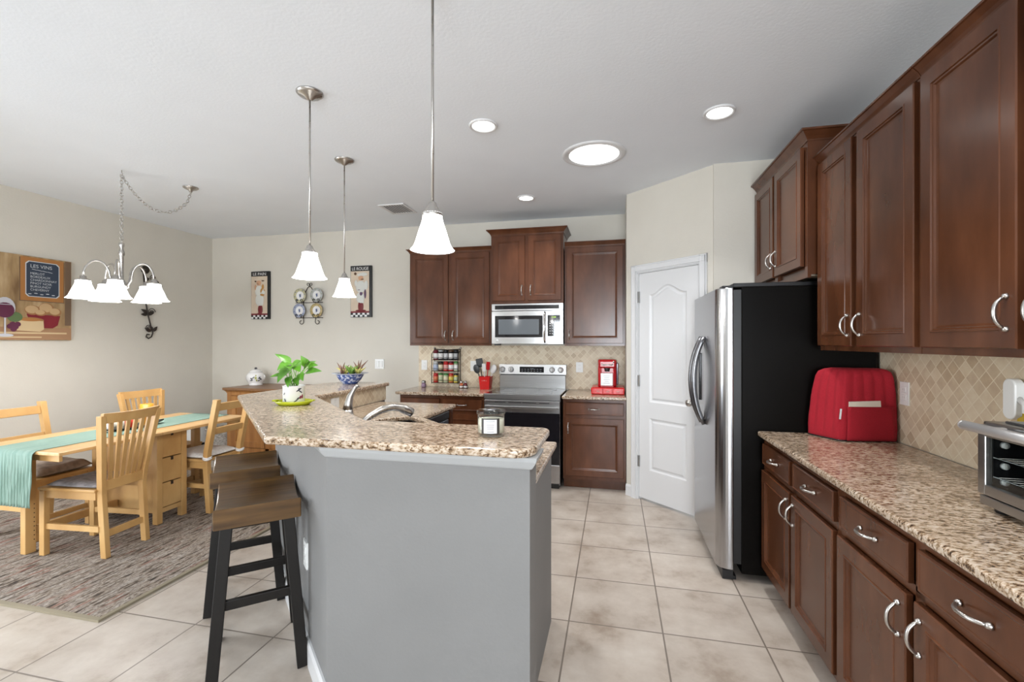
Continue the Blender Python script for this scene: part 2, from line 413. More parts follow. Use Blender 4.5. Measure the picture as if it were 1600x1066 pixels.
m_lime = mat('lime_green_ceramic', (0.42, 0.46, 0.012), 0.25)
m_porcelain = mat('white_porcelain', (0.78, 0.77, 0.76), 0.15)
m_ink = mat('dark_painted_motif', (0.05, 0.05, 0.06), 0.4)
m_wine = mat('wine_red_motif', (0.22, 0.02, 0.05), 0.4)
m_olive = mat('olive_motif', (0.35, 0.36, 0.10), 0.4)
def glow(name, col, strength, base=(0.9, 0.9, 0.9)):
    m, t, b = new_mat(name); b.inputs['Base Color'].default_value = (*base, 1); b.inputs['Roughness'].default_value = 0.3
    b.inputs['Emission Color'].default_value = (*col, 1); b.inputs['Emission Strength'].default_value = strength
    return m
m_shade = glow('lit_frosted_glass', (1.0, 0.985, 0.97), GLOW_PENDANT)
m_shade_c = glow('lit_chandelier_glass', (1.0, 0.985, 0.97), GLOW_CHANDELIER)
m_bulb = glow('lit_bulb', (1.0, 0.96, 0.90), 6.0)
m_can = glow('lit_lamp_lens', (1.0, 0.99, 0.97), 3.0)
m_green_led = glow('green_led', (0.55, 0.9, 0.10), 1.2, (0.2, 0.3, 0.05))
m_rug = None
def rug_mat():
    m, t, b = new_mat('striped_rug')
    tc = t.nodes.new('ShaderNodeTexCoord'); mp = t.nodes.new('ShaderNodeMapping'); mp.inputs['Scale'].default_value = (42, 6, 1)
    t.links.new(tc.outputs['Object'], mp.inputs['Vector'])
    n = t.nodes.new('ShaderNodeTexNoise'); n.inputs['Scale'].default_value = 1; n.inputs['Detail'].default_value = 3; n.inputs['Roughness'].default_value = 0.7; t.links.new(mp.outputs['Vector'], n.inputs['Vector'])
    r = ramp(t, [(0.30, (0.015, 0.011, 0.009)), (0.40, (0.065, 0.045, 0.03)), (0.45, (0.19, 0.14, 0.10)), (0.50, (0.40, 0.345, 0.29)), (0.54, (0.075, 0.047, 0.03)), (0.60, (0.46, 0.405, 0.35)), (0.67, (0.14, 0.115, 0.095)), (0.76, (0.38, 0.33, 0.28))]); t.links.new(n.outputs['Fac'], r.inputs['Fac'])
    mp2 = t.nodes.new('ShaderNodeMapping'); mp2.inputs['Scale'].default_value = (26, 4, 1); t.links.new(tc.outputs['Object'], mp2.inputs['Vector'])
    n2 = t.nodes.new('ShaderNodeTexNoise'); n2.inputs['Scale'].default_value = 1; n2.inputs['Detail'].default_value = 2; t.links.new(mp2.outputs['Vector'], n2.inputs['Vector'])
    r2 = ramp(t, [(0.60, (0, 0, 0)), (0.68, (1, 1, 1))]); t.links.new(n2.outputs['Fac'], r2.inputs['Fac'])
    mx = t.nodes.new('ShaderNodeMix'); mx.data_type = 'RGBA'; mx.inputs[7].default_value = (0.24, 0.075, 0.05, 1)
    ml = t.nodes.new('ShaderNodeMath'); ml.operation = 'MULTIPLY'; ml.inputs[1].default_value = 0.55; t.links.new(r2.outputs['Color'], ml.inputs[0])
    t.links.new(ml.outputs[0], mx.inputs[0]); t.links.new(r.outputs['Color'], mx.inputs[6]); t.links.new(mx.outputs[2], b.inputs['Base Color'])
    b.inputs['Roughness'].default_value = 0.95
    bp = t.nodes.new('ShaderNodeBump'); bp.inputs['Strength'].default_value = 0.7; bp.inputs['Distance'].default_value = 0.008
    t.links.new(n.outputs['Fac'], bp.inputs['Height']); t.links.new(bp.outputs['Normal'], b.inputs['Normal'])
    return m
m_rug = rug_mat()
m_rug_edge = mat('rug_binding', (0.26, 0.22, 0.15), 0.9)
def glass_mat(name, col=(0.96, 0.98, 0.97)):
    m, t, b = new_mat(name); t.nodes.remove(b)
    tr = t.nodes.new('ShaderNodeBsdfTransparent'); tr.inputs[0].default_value = (*col, 1); gl = t.nodes.new('ShaderNodeBsdfGlossy'); gl.inputs['Roughness'].default_value = 0.03
    lw = t.nodes.new('ShaderNodeLayerWeight'); lw.inputs[0].default_value = 0.5; pw = t.nodes.new('ShaderNodeMath'); pw.operation = 'POWER'; pw.inputs[1].default_value = 4.0; t.links.new(lw.outputs['Facing'], pw.inputs[0])
    fr = t.nodes.new('ShaderNodeMath'); fr.operation = 'MULTIPLY_ADD'; fr.inputs[1].default_value = 0.45; fr.inputs[2].default_value = 0.035; t.links.new(pw.outputs[0], fr.inputs[0]); mx = t.nodes.new('ShaderNodeMixShader')
    t.links.new(fr.outputs[0], mx.inputs[0]); t.links.new(tr.outputs[0], mx.inputs[1]); t.links.new(gl.outputs[0], mx.inputs[2]); t.links.new(mx.outputs[0], t.nodes['Material Output'].inputs[0])
    return m
m_glass = glass_mat('clear_glass')

# ------------------------------------------------------------------ the room
XL, XR, YB, YF, ZC = -5.28, 1.47, 5.09, -7.0, 2.83
PA, PB = (0.112, 4.43), (0.775, 3.81)          # the angled pantry wall
w = 0.12
struct('floor', M().box(XL - w, XR + w, YF - w, YB + w, -0.1, 0), m_floor, zero=True)
struct('ceiling', M().box(XL - w, XR + w, YF - w, YB + w, ZC, ZC + 0.1), m_ceil)
struct('wall_back', M().box(XL - w, PA[0], YB, YB + w, 0, ZC), m_wall)
m = M().box(XR, XR + w, -0.5, PB[1], 0, ZC); m.box(XR, XR + w, YF, -3.0, 0, ZC); m.box(XR, XR + w, -3.0, -0.5, 0, 0.8); m.box(XR, XR + w, -3.0, -0.5, 2.3, ZC)
struct('wall_right', m, m_wall)
m = M().box(XL - w, XL, 1.65, YB, 0, ZC); m.box(XL - w, XL, YF, -0.85, 0, ZC); m.box(XL - w, XL, -0.85, 1.65, 2.25, ZC)
struct('wall_left', m, m_wall)
m = M().box(XL, -0.75, YF - w, YF, 0, ZC); m.box(1.42, XR + w, YF - w, YF, 0, ZC); m.box(-0.75, 1.42, YF - w, YF, 2.45, ZC); m.box(-0.75, 1.42, YF - w, YF, 0, 0.25)
struct('wall_rear', m, m_wall)
m = M()
for y in (-0.85, 0.37, 1.59): m.box(XL - 0.09, XL - 0.03, y, y + 0.06, 0, 2.25)
m.box(XL - 0.09, XL - 0.03, -0.85, 1.65, 0, 0.08); m.box(XL - 0.09, XL - 0.03, -0.85, 1.65, 2.19, 2.25)
struct('window_1', m, m_white)
m = M()
for x in (-0.75, 0.305, 1.36): m.box(x, x + 0.06, YF - 0.09, YF - 0.03, 0.25, 2.45)
m.box(-0.75, 1.42, YF - 0.09, YF - 0.03, 0.25, 0.31); m.box(-0.75, 1.42, YF - 0.09, YF - 0.03, 2.39, 2.45)
struct('added_window_2', m, m_white)  # invented window frame around the rear fill light
m = M()
for y in (-3.0, -1.78, -0.56): m.box(XR + 0.03, XR + 0.09, y, y + 0.06, 0.8, 2.3)
m.box(XR + 0.03, XR + 0.09, -3.0, -0.5, 0.8, 0.86); m.box(XR + 0.03, XR + 0.09, -3.0, -0.5, 2.24, 2.3)
struct('added_window_3', m, m_white)  # invented window frame around the right fill light
# pantry corner
struct('wall_pantry_side', M().box(PA[0], PA[0] + 0.10, PA[1] + 0.09, YB + w, 0, ZC), m_wall)
dx, dy = (PB[0] - PA[0]), (PB[1] - PA[1]); L = math.hypot(dx, dy); ux, uy = dx / L, dy / L; nx, ny = uy, -ux     # outward normal (towards the kitchen)
def D(t, out, z):                                # along the pantry wall, out of it, up
    return (PA[0] + ux * t + nx * out, PA[1] + uy * t + ny * out, z)
DT0, DT1, DZ = 0.135, 0.765, 2.075               # door opening along the wall
def dbox(m, t0, t1, o0, o1, z0, z1, bev=0.0):
    t = bmesh.new(); bmesh.ops.create_cube(t, size=1.0)
    for v in t.verts:
        v.co = Vector(D((t0 + t1) / 2 + v.co.x * (t1 - t0), (o0 + o1) / 2 + v.co.y * (o1 - o0), (z0 + z1) / 2 + v.co.z * (z1 - z0)))
    if bev: bmesh.ops.bevel(t, geom=t.edges[:], offset=bev, segments=2, affect='EDGES', profile=0.5)
    return m.merge(t)
m = M(); dbox(m, 0, DT0, -0.10, 0, 0, ZC); dbox(m, DT1, L, -0.10, 0, 0, ZC); dbox(m, DT0, DT1, -0.10, 0, DZ, ZC)
struct('wall_pantry', m, m_wall)
struct('wall_alcove', M().box(PB[0] - 0.02, XR + w, PB[1], PB[1] + 0.10, 0, ZC), m_wall)
# door
door = bpy.data.objects.new('door_1', None); COL.objects.link(door); door.location = D((DT0 + DT1) / 2, 0, 0); door['kind'] = 'structure'
m = M(); cw = 0.068
for a, b in ((DT0 - cw, DT0), (DT1, DT1 + cw)):
    dbox(m, a, b, 0, 0.012, 0, DZ + cw, 0.003); dbox(m, a + 0.012, b - 0.012, 0.008, 0.020, 0, DZ + cw - 0.012, 0.004)
dbox(m, DT0 - cw, DT1 + cw, 0, 0.0125, DZ, DZ + cw, 0.003); dbox(m, DT0 - cw + 0.012, DT1 + cw - 0.012, 0.008, 0.0205, DZ + 0.012, DZ + cw - 0.012, 0.004)
dbox(m, DT0, DT0 + 0.008, -0.10, 0.005, 0, DZ); dbox(m, DT1 - 0.008, DT1, -0.10, 0.005, 0, DZ); dbox(m, DT0, DT1, -0.10, 0.005, DZ - 0.008, DZ)
part('casing', m, m_white, door)
# door leaf with two moulded panels, the upper one arched
m = M(); dt0, dt1, dz0, dz1 = DT0 + 0.010, DT1 - 0.010, 0.02, DZ - 0.010; of = -0.006
def arch(t0, t1, z0, z1, rise, n=22):
    pts = [(t0, z0), (t1, z0)]
    for i in range(n + 1):
        s_ = i / n; tt = t1 + (t0 - t1) * s_; q = (s_ - 0.5) * 2
        pts.append((tt, z1 + rise * (0.5 + 0.5 * math.cos(PI * q)) ** 1.2))
    return pts
def inset_pts(pts, d):
    cx = sum(p[0] for p in pts) / len(pts)
    P = [Vector(p) for p in pts]; out = []
    for i in range(len(P)):
        a, p, b = P[i - 1], P[i], P[(i + 1) % len(P)]
        n0 = Vector((-(p - a).y, (p - a).x)).normalized(); n1 = Vector((-(b - p).y, (b - p).x)).normalized()
        k = n0 + n1; k = k / max(0.2, k.dot(n0)); out.append((p.x + k.x * d, p.y + k.y * d))
    return out
pt0, pt1 = dt0 + 0.115, dt1 - 0.115
upper = arch(pt0, pt1, 0.90, 1.865, 0.075); lower = [(pt0, 0.285), (pt1, 0.285), (pt1, 0.755), (pt0, 0.755)]
outer = [(dt0, dz0), (dt1, dz0), (dt1, dz1), (dt0, dz1)]
loops = [outer, upper, lower]; flat = [p for l in loops for p in l]
tris = tessellate_polygon([[Vector((p[0], p[1], 0)) for p in l] for l in loops])
vs = [m.bm.verts.new(D(p[0], of, p[1])) for p in flat]
for a, b, c in tris: m.bm.faces.new((vs[a], vs[b], vs[c]))
back = [m.bm.verts.new(D(p[0], of - 0.035, p[1])) for p in outer]
m.bm.faces.new(back)
for i in range(4): m.bm.faces.new((vs[i], vs[(i + 1) % 4], back[(i + 1) % 4], back[i]))
for k0, lp in ((4, upper), (4 + len(upper), lower)):
    prev = vs[k0:k0 + len(lp)]
    for d, o in ((0.012, -0.010), (0.022, -0.012), (0.040, -0.003)):
        cur = [m.bm.verts.new(D(p[0], of + o, p[1])) for p in inset_pts(lp, d)]
        for i in range(len(lp)): m.bm.faces.new((prev[i], prev[(i + 1) % len(lp)], cur[(i + 1) % len(lp)], cur[i]))
        prev = cur
    m.bm.faces.new(prev)
leaf = part('door_panel', m, m_white, door)
for i, z in enumerate((0.35, 1.085, 1.85)):
    m = M(); dbox(m, DT0 - 0.008, DT0 + 0.020, -0.004, 0.006, z - 0.05, z + 0.05, 0.002); part('hinge', m, m_steel, door)
kc = D(dt1 - 0.055, of, 0.945)
m = M().lathe([(0.030, 0), (0.030, 0.006), (0.012, 0.010), (0.012, 0.035), (0.027, 0.045), (0.030, 0.058), (0.024, 0.070), (0, 0.073)], n=20)
m.xform(Matrix.Translation(kc) @ Vector((0, 0, 1)).rotation_difference(Vector((nx, ny, 0))).to_matrix().to_4x4())
part('knob', m, m_nickel, door)
# baseboards
BP = [(0, 0), (0.014, 0), (0.014, 0.085), (0.008, 0.105), (0, 0.105)]
struct('baseboard_left', M().sweep([(XL, 1.65), (XL, YB)], BP), m_white)
struct('baseboard_back', M().sweep([(XL + 0.014, YB), (-2.30, YB)], BP), m_white)
struct('baseboard_pantry', M().sweep([D(0, 0, 0)[:2], D(DT0 - cw, 0, 0)[:2]], BP), m_white)
# tile backsplashes
struct('wall_tile_back', M().box(-2.29, PA[0], YB - 0.010, YB, 0.914, 1.40), m_tile_x, zero=True)
struct('wall_tile_right', M().box(XR - 0.010, XR, 0.30, 2.955, 0.914, 1.41), m_tile_y, zero=True)

# island half wall (with white cap moulding and baseboard)
dg = Vector((-0.732, 0.681)); dn = Vector((0.681, 0.732))
struct('wall_island_front', M().prism([(-0.290, 1.575), (-0.290, 1.705), (-1.050, 1.705), (-1.098, 1.575)], 0, 1.037), m_halfwall)
struct('wall_island_angle', M().prism([(-1.098, 1.575), (-1.050, 1.705), (-2.045, 2.630), (-2.170, 2.572)], 0, 1.037), m_halfwall)
struct('wall_island_far', M().prism([(-2.170, 2.572), (-2.045, 2.630), (-2.045, 3.80), (-2.170, 3.80)], 0, 1.037), m_halfwall)
cap = [(0, 0.992), (0.006, 0.992), (0.012, 0.998), (0.026, 1.022), (0.030, 1.038), (0, 1.038)]
struct('trim_1',
       M().sweep([(-2.170, 3.80), (-2.170, 2.572), (-1.098, 1.575), (-0.290, 1.575), (-0.290, 1.705)], cap), m_cap)
struct('baseboard_island', M().sweep([(-2.170, 3.80), (-2.170, 2.572), (-1.098, 1.575), (-0.290, 1.575)], BP), m_white)
struct('wall_tile_island', M().prism([(-2.045, 3.80), (-2.035, 3.80), (-2.035, 2.634), (-1.046, 1.715), (-0.290, 1.715), (-0.290, 1.705), (-1.050, 1.705), (-2.045, 2.630)], 0.915, 1.037), m_tile_y, zero=True)

# ------------------------------------------------------------------ ceiling lights and vent
def can(name, x, y, r, power, label, group=None):
    t = thing(name, label, 'ceiling light', (x, y, ZC), group)
    part('trim_ring', M().lathe([(r, ZC), (r, ZC - 0.006), (r * 0.93, ZC - 0.012), (r * 0.79, ZC - 0.008), (r * 0.79, ZC)], (x, y, 0), n=40, cap=False), m_white, t)
    part('lens', M().lathe([(0, ZC - 0.010), (r * 0.5, ZC - 0.009), (r * 0.795, ZC - 0.005)], (x, y, 0), n=40, cap=False), m_can, t)
    l = bpy.data.lights.new('lamp', 'AREA'); l.shape = 'DISK'; l.size = r * 1.6; l.energy = power; l.spread = math.radians(105); l.color = (1.0, 0.99, 0.98)
    o = bpy.data.objects.new('lamp', l); COL.objects.link(o); o.parent = t; o.location = (0, 0, -0.016)
can('recessed_light', -0.821, 2.808, 0.092, CAN_W, 'round recessed downlight in the ceiling nearest the pendant lights')
can('recessed_light', 0.619, 2.957, 0.092, CAN_W, 'round recessed downlight in the ceiling in front of the angled pantry wall')
can('recessed_light', -0.83, 4.306, 0.085, CAN_W, 'small far recessed downlight in the ceiling above the range')
can('tubular_skylight', -0.148, 3.418, 0.232, DOME_W, 'large round glowing ceiling light, widest of the round ceiling lights')
can('recessed_light', 0.62, 1.05, 0.092, CAN_W * 1.5, 'added recessed downlight, out of view, over the near end of the right counter')  # extra unseen can, added to brighten the right counter and cabinets
t = thing('air_vent', 'white slatted air vent set in the ceiling near the wall cabinets', 'vent', (-2.19, 4.36, ZC))
m = M()
for a in ((-2.34, -2.06, 4.20, 4.225), (-2.34, -2.06, 4.505, 4.53), (-2.34, -2.315, 4.225, 4.505), (-2.085, -2.06, 4.225, 4.505)): m.box(*a, ZC - 0.010, ZC, 0.002)
part('frame', m, m_white, t)
part('backing', M().box(-2.315, -2.085, 4.225, 4.505, ZC - 0.002, ZC), mat('vent_dark', (0.30, 0.30, 0.31), 0.8), t)
for k in range(8):
    x = -2.303 + k * 0.0285
    part('slat', M().bar((x, 4.225, ZC - 0.008), (x, 4.505, ZC - 0.008), 0.021, 0.0015, (0.3, 0, 1)), m_white, t)

def bell(r, h, z, th=0.004):
    o = [(0.44, 1.0), (0.445, 0.94), (0.455, 0.86), (0.50, 0.74), (0.575, 0.61), (0.65, 0.47), (0.72, 0.33), (0.785, 0.20), (0.86, 0.10), (0.94, 0.035), (1.0, 0.0)]
    outer = [(r * a, z + h * b) for a, b in o]
    inner = [(r * a - th, z + h * b) for a, b in o[::-1]]
    return outer + inner
def pendant(x, y, zb, r, h, label):
    t = thing('pendant_light', label, 'pendant light', (x, y, ZC), 'pendant lights above the bar')
    part('canopy', M().lathe([(0.072, ZC), (0.072, ZC - 0.006), (0.060, ZC - 0.016), (0.028, ZC - 0.026), (0.014, ZC - 0.040), (0, ZC - 0.042)], (x, y, 0), n=32), m_nickel, t)
    part('rod', M().tube([(x, y, ZC - 0.03), (x, y, zb + h + 0.03)], 0.0052, 10), m_nickel, t)
    part('socket_cap', M().lathe([(0.008, zb + h + 0.044), (0.014, zb + h + 0.040), (0.020, zb + h + 0.022), (0.038, zb + h - 0.002), (0.040, zb + h - 0.010), (0, zb + h - 0.010)], (x, y, 0), n=24), m_nickel, t)
    part('glass_shade', M().lathe(bell(r, h, zb), (x, y, 0), n=40, cap=False), m_shade, t)
    part('bulb', M().sphere((x, y, zb + h * 0.50), 0.024, sz=1.25), m_bulb, t)
    lamp('lamp', t, (x, y, zb + 0.015), BULB_W, (1.0, 0.98, 0.96), 0.03)
pendant(-0.671, 1.613, 1.787, 0.083, 0.139, 'glass bell pendant light on a long rod, closest, in front of the brown wall cabinets')
pendant(-1.657, 2.228, 1.795, 0.091, 0.142, 'glass bell pendant light hanging above the potted pothos, with the plate rack below it')
pendant(-2.011, 3.108, 1.785, 0.087, 0.138, 'smallest-looking farthest bell pendant light, beside the right chef plaque')

# chandelier on a swagged chain
cx, cy = -3.889, 2.898
t = thing('chandelier', 'brushed nickel chandelier with five glowing bell shades over the dining table', 'chandelier', (cx, cy, ZC))
def chain(pts, name, n):
    m = M(); P = [Vector(p) for p in pts]
    L_ = [0]
    for a, b in zip(P, P[1:]): L_.append(L_[-1] + (b - a).length)
    def at(s_):
        for i in range(len(P) - 1):
            if s_ <= L_[i + 1] + 1e-9: return P[i].lerp(P[i + 1], (s_ - L_[i]) / (L_[i + 1] - L_[i]))
        return P[-1]
    for k in range(n):
        a, b = at(L_[-1] * max(0, k - 0.10) / n), at(L_[-1] * min(n, k + 1.10) / n)
        d = (b - a); ln = d.length / 2; d.normalize(); c = (a + b) / 2
        s1 = d.cross(Vector((0.3, 1, 0.2))).normalized(); s2 = d.cross(s1)
        sd = s1 if k % 2 else s2
        m.tube([c + d * ln * math.cos(2 * PI * j / 10) + sd * 0.011 * math.sin(2 * PI * j / 10) for j in range(10)], 0.0030, 6, closed=True)
    part(name, m, m_nickel, t)
part('ceiling_hook', M().tube([(cx, cy, ZC), (cx, cy, ZC - 0.02), (cx + 0.012, cy, ZC - 0.03), (cx, cy, ZC - 0.042), (cx - 0.010, cy, ZC - 0.032)], 0.003, 8), m_nickel, t)
chain([(cx, cy, ZC - 0.035), (cx, cy, 2.24)], 'chain', 22)
ex, ey = -3.717, 3.358
sw = []
for i in range(17):
    s_ = i / 16; sw.append((cx + (ex - cx) * s_, cy + (ey - cy) * s_, ZC - 0.04 - 0.235 * (1 - (2 * s_ - 1.08) ** 2 / 1.08 ** 2) * (1 if s_ < 0.99 else 1)))
sw[-1] = (ex, ey, ZC - 0.05); sw[0] = (cx, cy, ZC - 0.04)
chain(sw, 'swag_chain', 30)
part('ceiling_canopy', M().lathe([(0.062, ZC), (0.062, ZC - 0.006), (0.050, ZC - 0.015), (0.018, ZC - 0.028), (0.010, ZC - 0.045), (0, ZC - 0.046)], (ex, ey, 0), n=28), m_nickel, t)
part('column', M().lathe([(0, 2.245), (0.018, 2.24), (0.020, 2.22), (0.010, 2.20), (0.020, 2.17), (0.022, 2.15), (0.014, 2.13), (0.015, 1.95), (0.030, 1.92), (0.046, 1.90), (0.046, 1.88), (0.022, 1.865), (0.024, 1.84), (0.012, 1.82), (0.014, 1.80), (0, 1.785)], (cx, cy, 0), n=20), m_nickel, t)
for k in range(5):
    a = math.radians(26 + 72 * k); c_, s_ = math.cos(a), math.sin(a); R = 0.228
    pts = []
    for i in range(15):
        q = i / 14
        if q < 0.25: r_, z_ = 0.035 + 0.035 * q / 0.25, 1.885 + 0.06 * q / 0.25
        else:
            u = (q - 0.25) / 0.75 * PI; r_, z_ = 0.070 + (R - 0.070) * (1 - math.cos(u)) / 2, 1.945 + 0.135 * math.sin(u)
        pts.append((cx + c_ * r_, cy + s_ * r_, z_))
    arm = part('arm', M().tube(pts, 0.0075, 8), m_nickel, t)
    x, y = cx + c_ * R, cy + s_ * R
    part('socket_cap', M().lathe([(0.008, 1.955), (0.020, 1.950), (0.022, 1.93), (0.044, 1.922), (0.046, 1.910), (0, 1.910)], (x, y, 0), n=20), m_nickel, arm)
    part('glass_shade', M().lathe(bell(0.106, 0.138, 1.776), (x, y, 0), n=32, cap=False), m_shade_c, arm)
    part('bulb', M().sphere((x, y, 1.86), 0.022, sz=1.2), m_bulb, arm)
    lamp('lamp', t, (x, y, 1.80), BULB_W, (1.0, 0.98, 0.96), 0.03)

# ------------------------------------------------------------------ cabinets (local: front faces -Y, back at y = 0, x to the right)
DOOR_R = [(0, -0.001), (0, 0.016), (0.003, 0.020), (0.053, 0.020), (0.0555, 0.0225), (0.0595, 0.0225), (0.062, 0.0175), (0.067, 0.0165), (0.071, 0.010), (0.078, 0.0085)]
DRAW_R = [(0, -0.001), (0, 0.014), (0.004, 0.018), (0.009, 0.018), (0.012, 0.0165)]
def pull(axis, x, z, y, ln=0.096, out=0.028):
    """arched cabinet pull on a face that looks to -Y"""
    m = M(); pts, rs = [], []
    for i in range(13):
        q = i / 12 * 2 - 1
        s_ = q * ln / 2; o = 0.004 + out * (1 - abs(q) ** 2.6)
        pts.append((x + s_, y - o, z) if axis == 'x' else (x, y - o, z + s_)); rs.append(0.0045 + 0.0014 * (1 - q * q))
    m.tube(pts, rs, 8)
    for q in (-1, 1):
        c = (x + q * ln / 2, y, z) if axis == 'x' else (x, y, z + q * ln / 2)
        m.lathe([(0.0085, 0.0), (0.0085, -0.003), (0.006, -0.010), (0, -0.013)], c, n=12, axis='Y')
    return m
def doors_drawers(t, fy, doors, drawers):
    """doors: (x0, x1, z0, z1, handle side, handle z); drawers: (x0, x1, z0, z1)"""
    for x0, x1, z0, z1, side, hz in doors:
        d = part('door', M().panel(x0, x1, z0, z1, fy, DOOR_R), m_cab, t)
        if side:
            hx = x1 - 0.030 if side == 'r' else x0 + 0.030
            part('handle', pull('z', hx, hz, fy - 0.020), m_nickel, d, 'brushed nickel arched handle')
    for x0, x1, z0, z1 in drawers:
        d = part('drawer', M().panel(x0, x1, z0, z1, fy, DRAW_R), m_cab, t)
        part('handle', pull('x', (x0 + x1) / 2, (z0 + z1) / 2, fy - 0.018), m_nickel, d, 'brushed nickel arched handle')
def base_cabinet(label, wd, dp, doors, drawers, z1=0.884, ends=()):
    t = thing('base_cabinet', label, 'cabinet')
    m = M().box(0, wd, -dp + 0.018, 0, 0.10, z1); part('carcass', m, m_cab, t)
    f = M()                                                # face frame: stiles and rails
    for a in ((0, 0.03), (wd - 0.03, wd)): f.box(a[0], a[1], -dp, -dp + 0.018, 0.10, z1)
    f.box(0.03, wd - 0.03, -dp, -dp + 0.018, z1 - 0.03, z1); f.box(0.03, wd - 0.03, -dp, -dp + 0.018, 0.10, 0.13); f.box(0.03, wd - 0.03, -dp, -dp + 0.018, 0.70, 0.73)
    if len(drawers) > 1: f.box(wd / 2 - 0.02, wd / 2 + 0.02, -dp, -dp + 0.018, 0.13, z1 - 0.03)
    part('face_frame', f, m_cab, t)
    part('toe_kick', M().box(0, wd, -dp + 0.075, -dp + 0.09, 0, 0.10), m_cab, t)
    doors_drawers(t, -dp, doors, drawers)
    return t
def wall_cabinet(label, wd, dp, z0, z1, doors, crown=0.035, left=True, right=True, ctop=0.05, rail=0.0):
    t = thing('wall_cabinet', label, 'cabinet')
    m = M().box(0, wd, -dp + 0.018, 0, z0 + 0.018, z1); part('carcass', m, m_cab, t)
    f = M()
    for a in ((0, 0.035), (wd - 0.035, wd)): f.box(a[0], a[1], -dp, -dp + 0.018, z0, z1)
    f.box(0.035, wd - 0.035, -dp, -dp + 0.018, z1 - 0.035, z1); f.box(0.035, wd - 0.035, -dp, -dp + 0.018, z0, z0 + 0.035)
    if len(doors) > 1:
        mx_ = (doors[0][1] + doors[1][0]) / 2; f.box(mx_ - 0.025, mx_ + 0.025, -dp, -dp + 0.018, z0 + 0.035, z1 - 0.035)
    part('face_frame', f, m_cab, t)
    part('underside', M().box(0.018, wd - 0.018, -dp + 0.02, -0.005, z0 + 0.012, z0 + 0.017), m_cab_under, t)
    c = crown; h = ctop
    prof = [(0, z1), (0.004, z1), (0.006, z1 + h * 0.15), (c * 0.35, z1 + h * 0.40), (c * 0.8, z1 + h * 0.78), (c, z1 + h * 0.82), (c, z1 + h), (0, z1 + h)]
    path = []
    if left: path.append((0, 0))
    path += [(0, -dp), (wd, -dp)]
    if right: path.append((wd, 0))
    part('crown_moulding', M().sweep(path, prof), m_cab, t)
    doors_drawers(t, -dp, doors, [])
    return t
HB = 1.51   # handle height on the wall cabinets
# back wall: uppers
place(wall_cabinet('wall cabinet with two tall doors left of the microwave, above the spice rack', 0.95, 0.345, 1.40, 2.43,
      [(0.020, 0.460, 1.425, 2.415, 'r', HB), (0.490, 0.930, 1.425, 2.415, 'l', HB)], right=False, ctop=0.045), (-2.245, YB, 0))
place(wall_cabinet('short taller-set wall cabinet with two doors right above the microwave', 0.775, 0.375, 1.845, 2.575,
      [(0.022, 0.370, 1.875, 2.560, 'r', 1.985), (0.405, 0.753, 1.875, 2.560, 'l', 1.985)], crown=0.045, ctop=0.060), (-1.290, YB, 0))
place(wall_cabinet('wall cabinet with one tall door, above the red coffee maker', 0.615, 0.345, 1.40, 2.43,
      [(0.020, 0.590, 1.425, 2.415, 'l', HB)], left=False, right=False, ctop=0.045), (-0.505, YB, 0))
# back wall: bases
place(base_cabinet('dark brown base cabinet with drawers left of the range', 0.93, 0.615,
      [(0.020, 0.450, 0.135, 0.700, 'r', 0.60), (0.480, 0.910, 0.135, 0.700, 'l', 0.60)], [(0.020, 0.450, 0.730, 0.850), (0.480, 0.910, 0.730, 0.850)]), (-2.230, YB, 0))
place(base_cabinet('dark brown base cabinet with one drawer and one door right of the range', 0.600, 0.615,
      [(0.022, 0.578, 0.135, 0.700, 'l', 0.60)], [(0.022, 0.578, 0.730, 0.850)]), (-0.492, YB, 0))
# right wall: bases (local x runs towards the camera)
RZ = -PI / 2
place(base_cabinet('brown base cabinet beside the refrigerator, under the red mixer cover', 0.93, 0.612,
      [(0.015, 0.440, 0.125, 0.695, 'r', 0.605), (0.468, 0.898, 0.125, 0.695, 'l', 0.605)], [(0.020, 0.440, 0.730, 0.850), (0.478, 0.898, 0.730, 0.850)]), (XR, 2.930, 0), RZ)
place(base_cabinet('brown base cabinet nearest the camera, under the toaster oven', 0.93, 0.612,
      [(0.005, 0.430, 0.125, 0.695, 'r', 0.605), (0.468, 0.898, 0.125, 0.695, 'l', 0.605)], [(0.020, 0.435, 0.730, 0.850), (0.480, 0.910, 0.730, 0.850)]), (XR, 1.998, 0), RZ)
# right wall: uppers
place(wall_cabinet('brown wall cabinet with two tall doors above the red mixer cover', 0.855, 0.345, 1.395, 2.435,
      [(0.005, 0.372, 1.420, 2.425, 'r', 1.52), (0.425, 0.840, 1.420, 2.425, 'l', 1.52)], left=True, right=False, ctop=0.045), (XR, 2.858, 0), RZ)
place(wall_cabinet('brown wall cabinet cut by the right edge of the photo, above the toaster oven', 0.90, 0.345, 1.395, 2.435,
      [(0.022, 0.435, 1.420, 2.425, 'r', 1.525), (0.475, 0.880, 1.420, 2.425, 'l', 1.525)], left=False, right=False, ctop=0.045), (XR, 2.000, 0), RZ)
place(wall_cabinet('brown two-door wall cabinet mounted high above the black and steel refrigerator', 0.930, 0.405, 1.805, 2.575,
      [(0.010, 0.405, 1.875, 2.560, 'r', 1.99), (0.440, 0.880, 1.875, 2.560, 'l', 1.99)], left=False, crown=0.045, ctop=0.060), (XR, 3.805, 0), RZ)

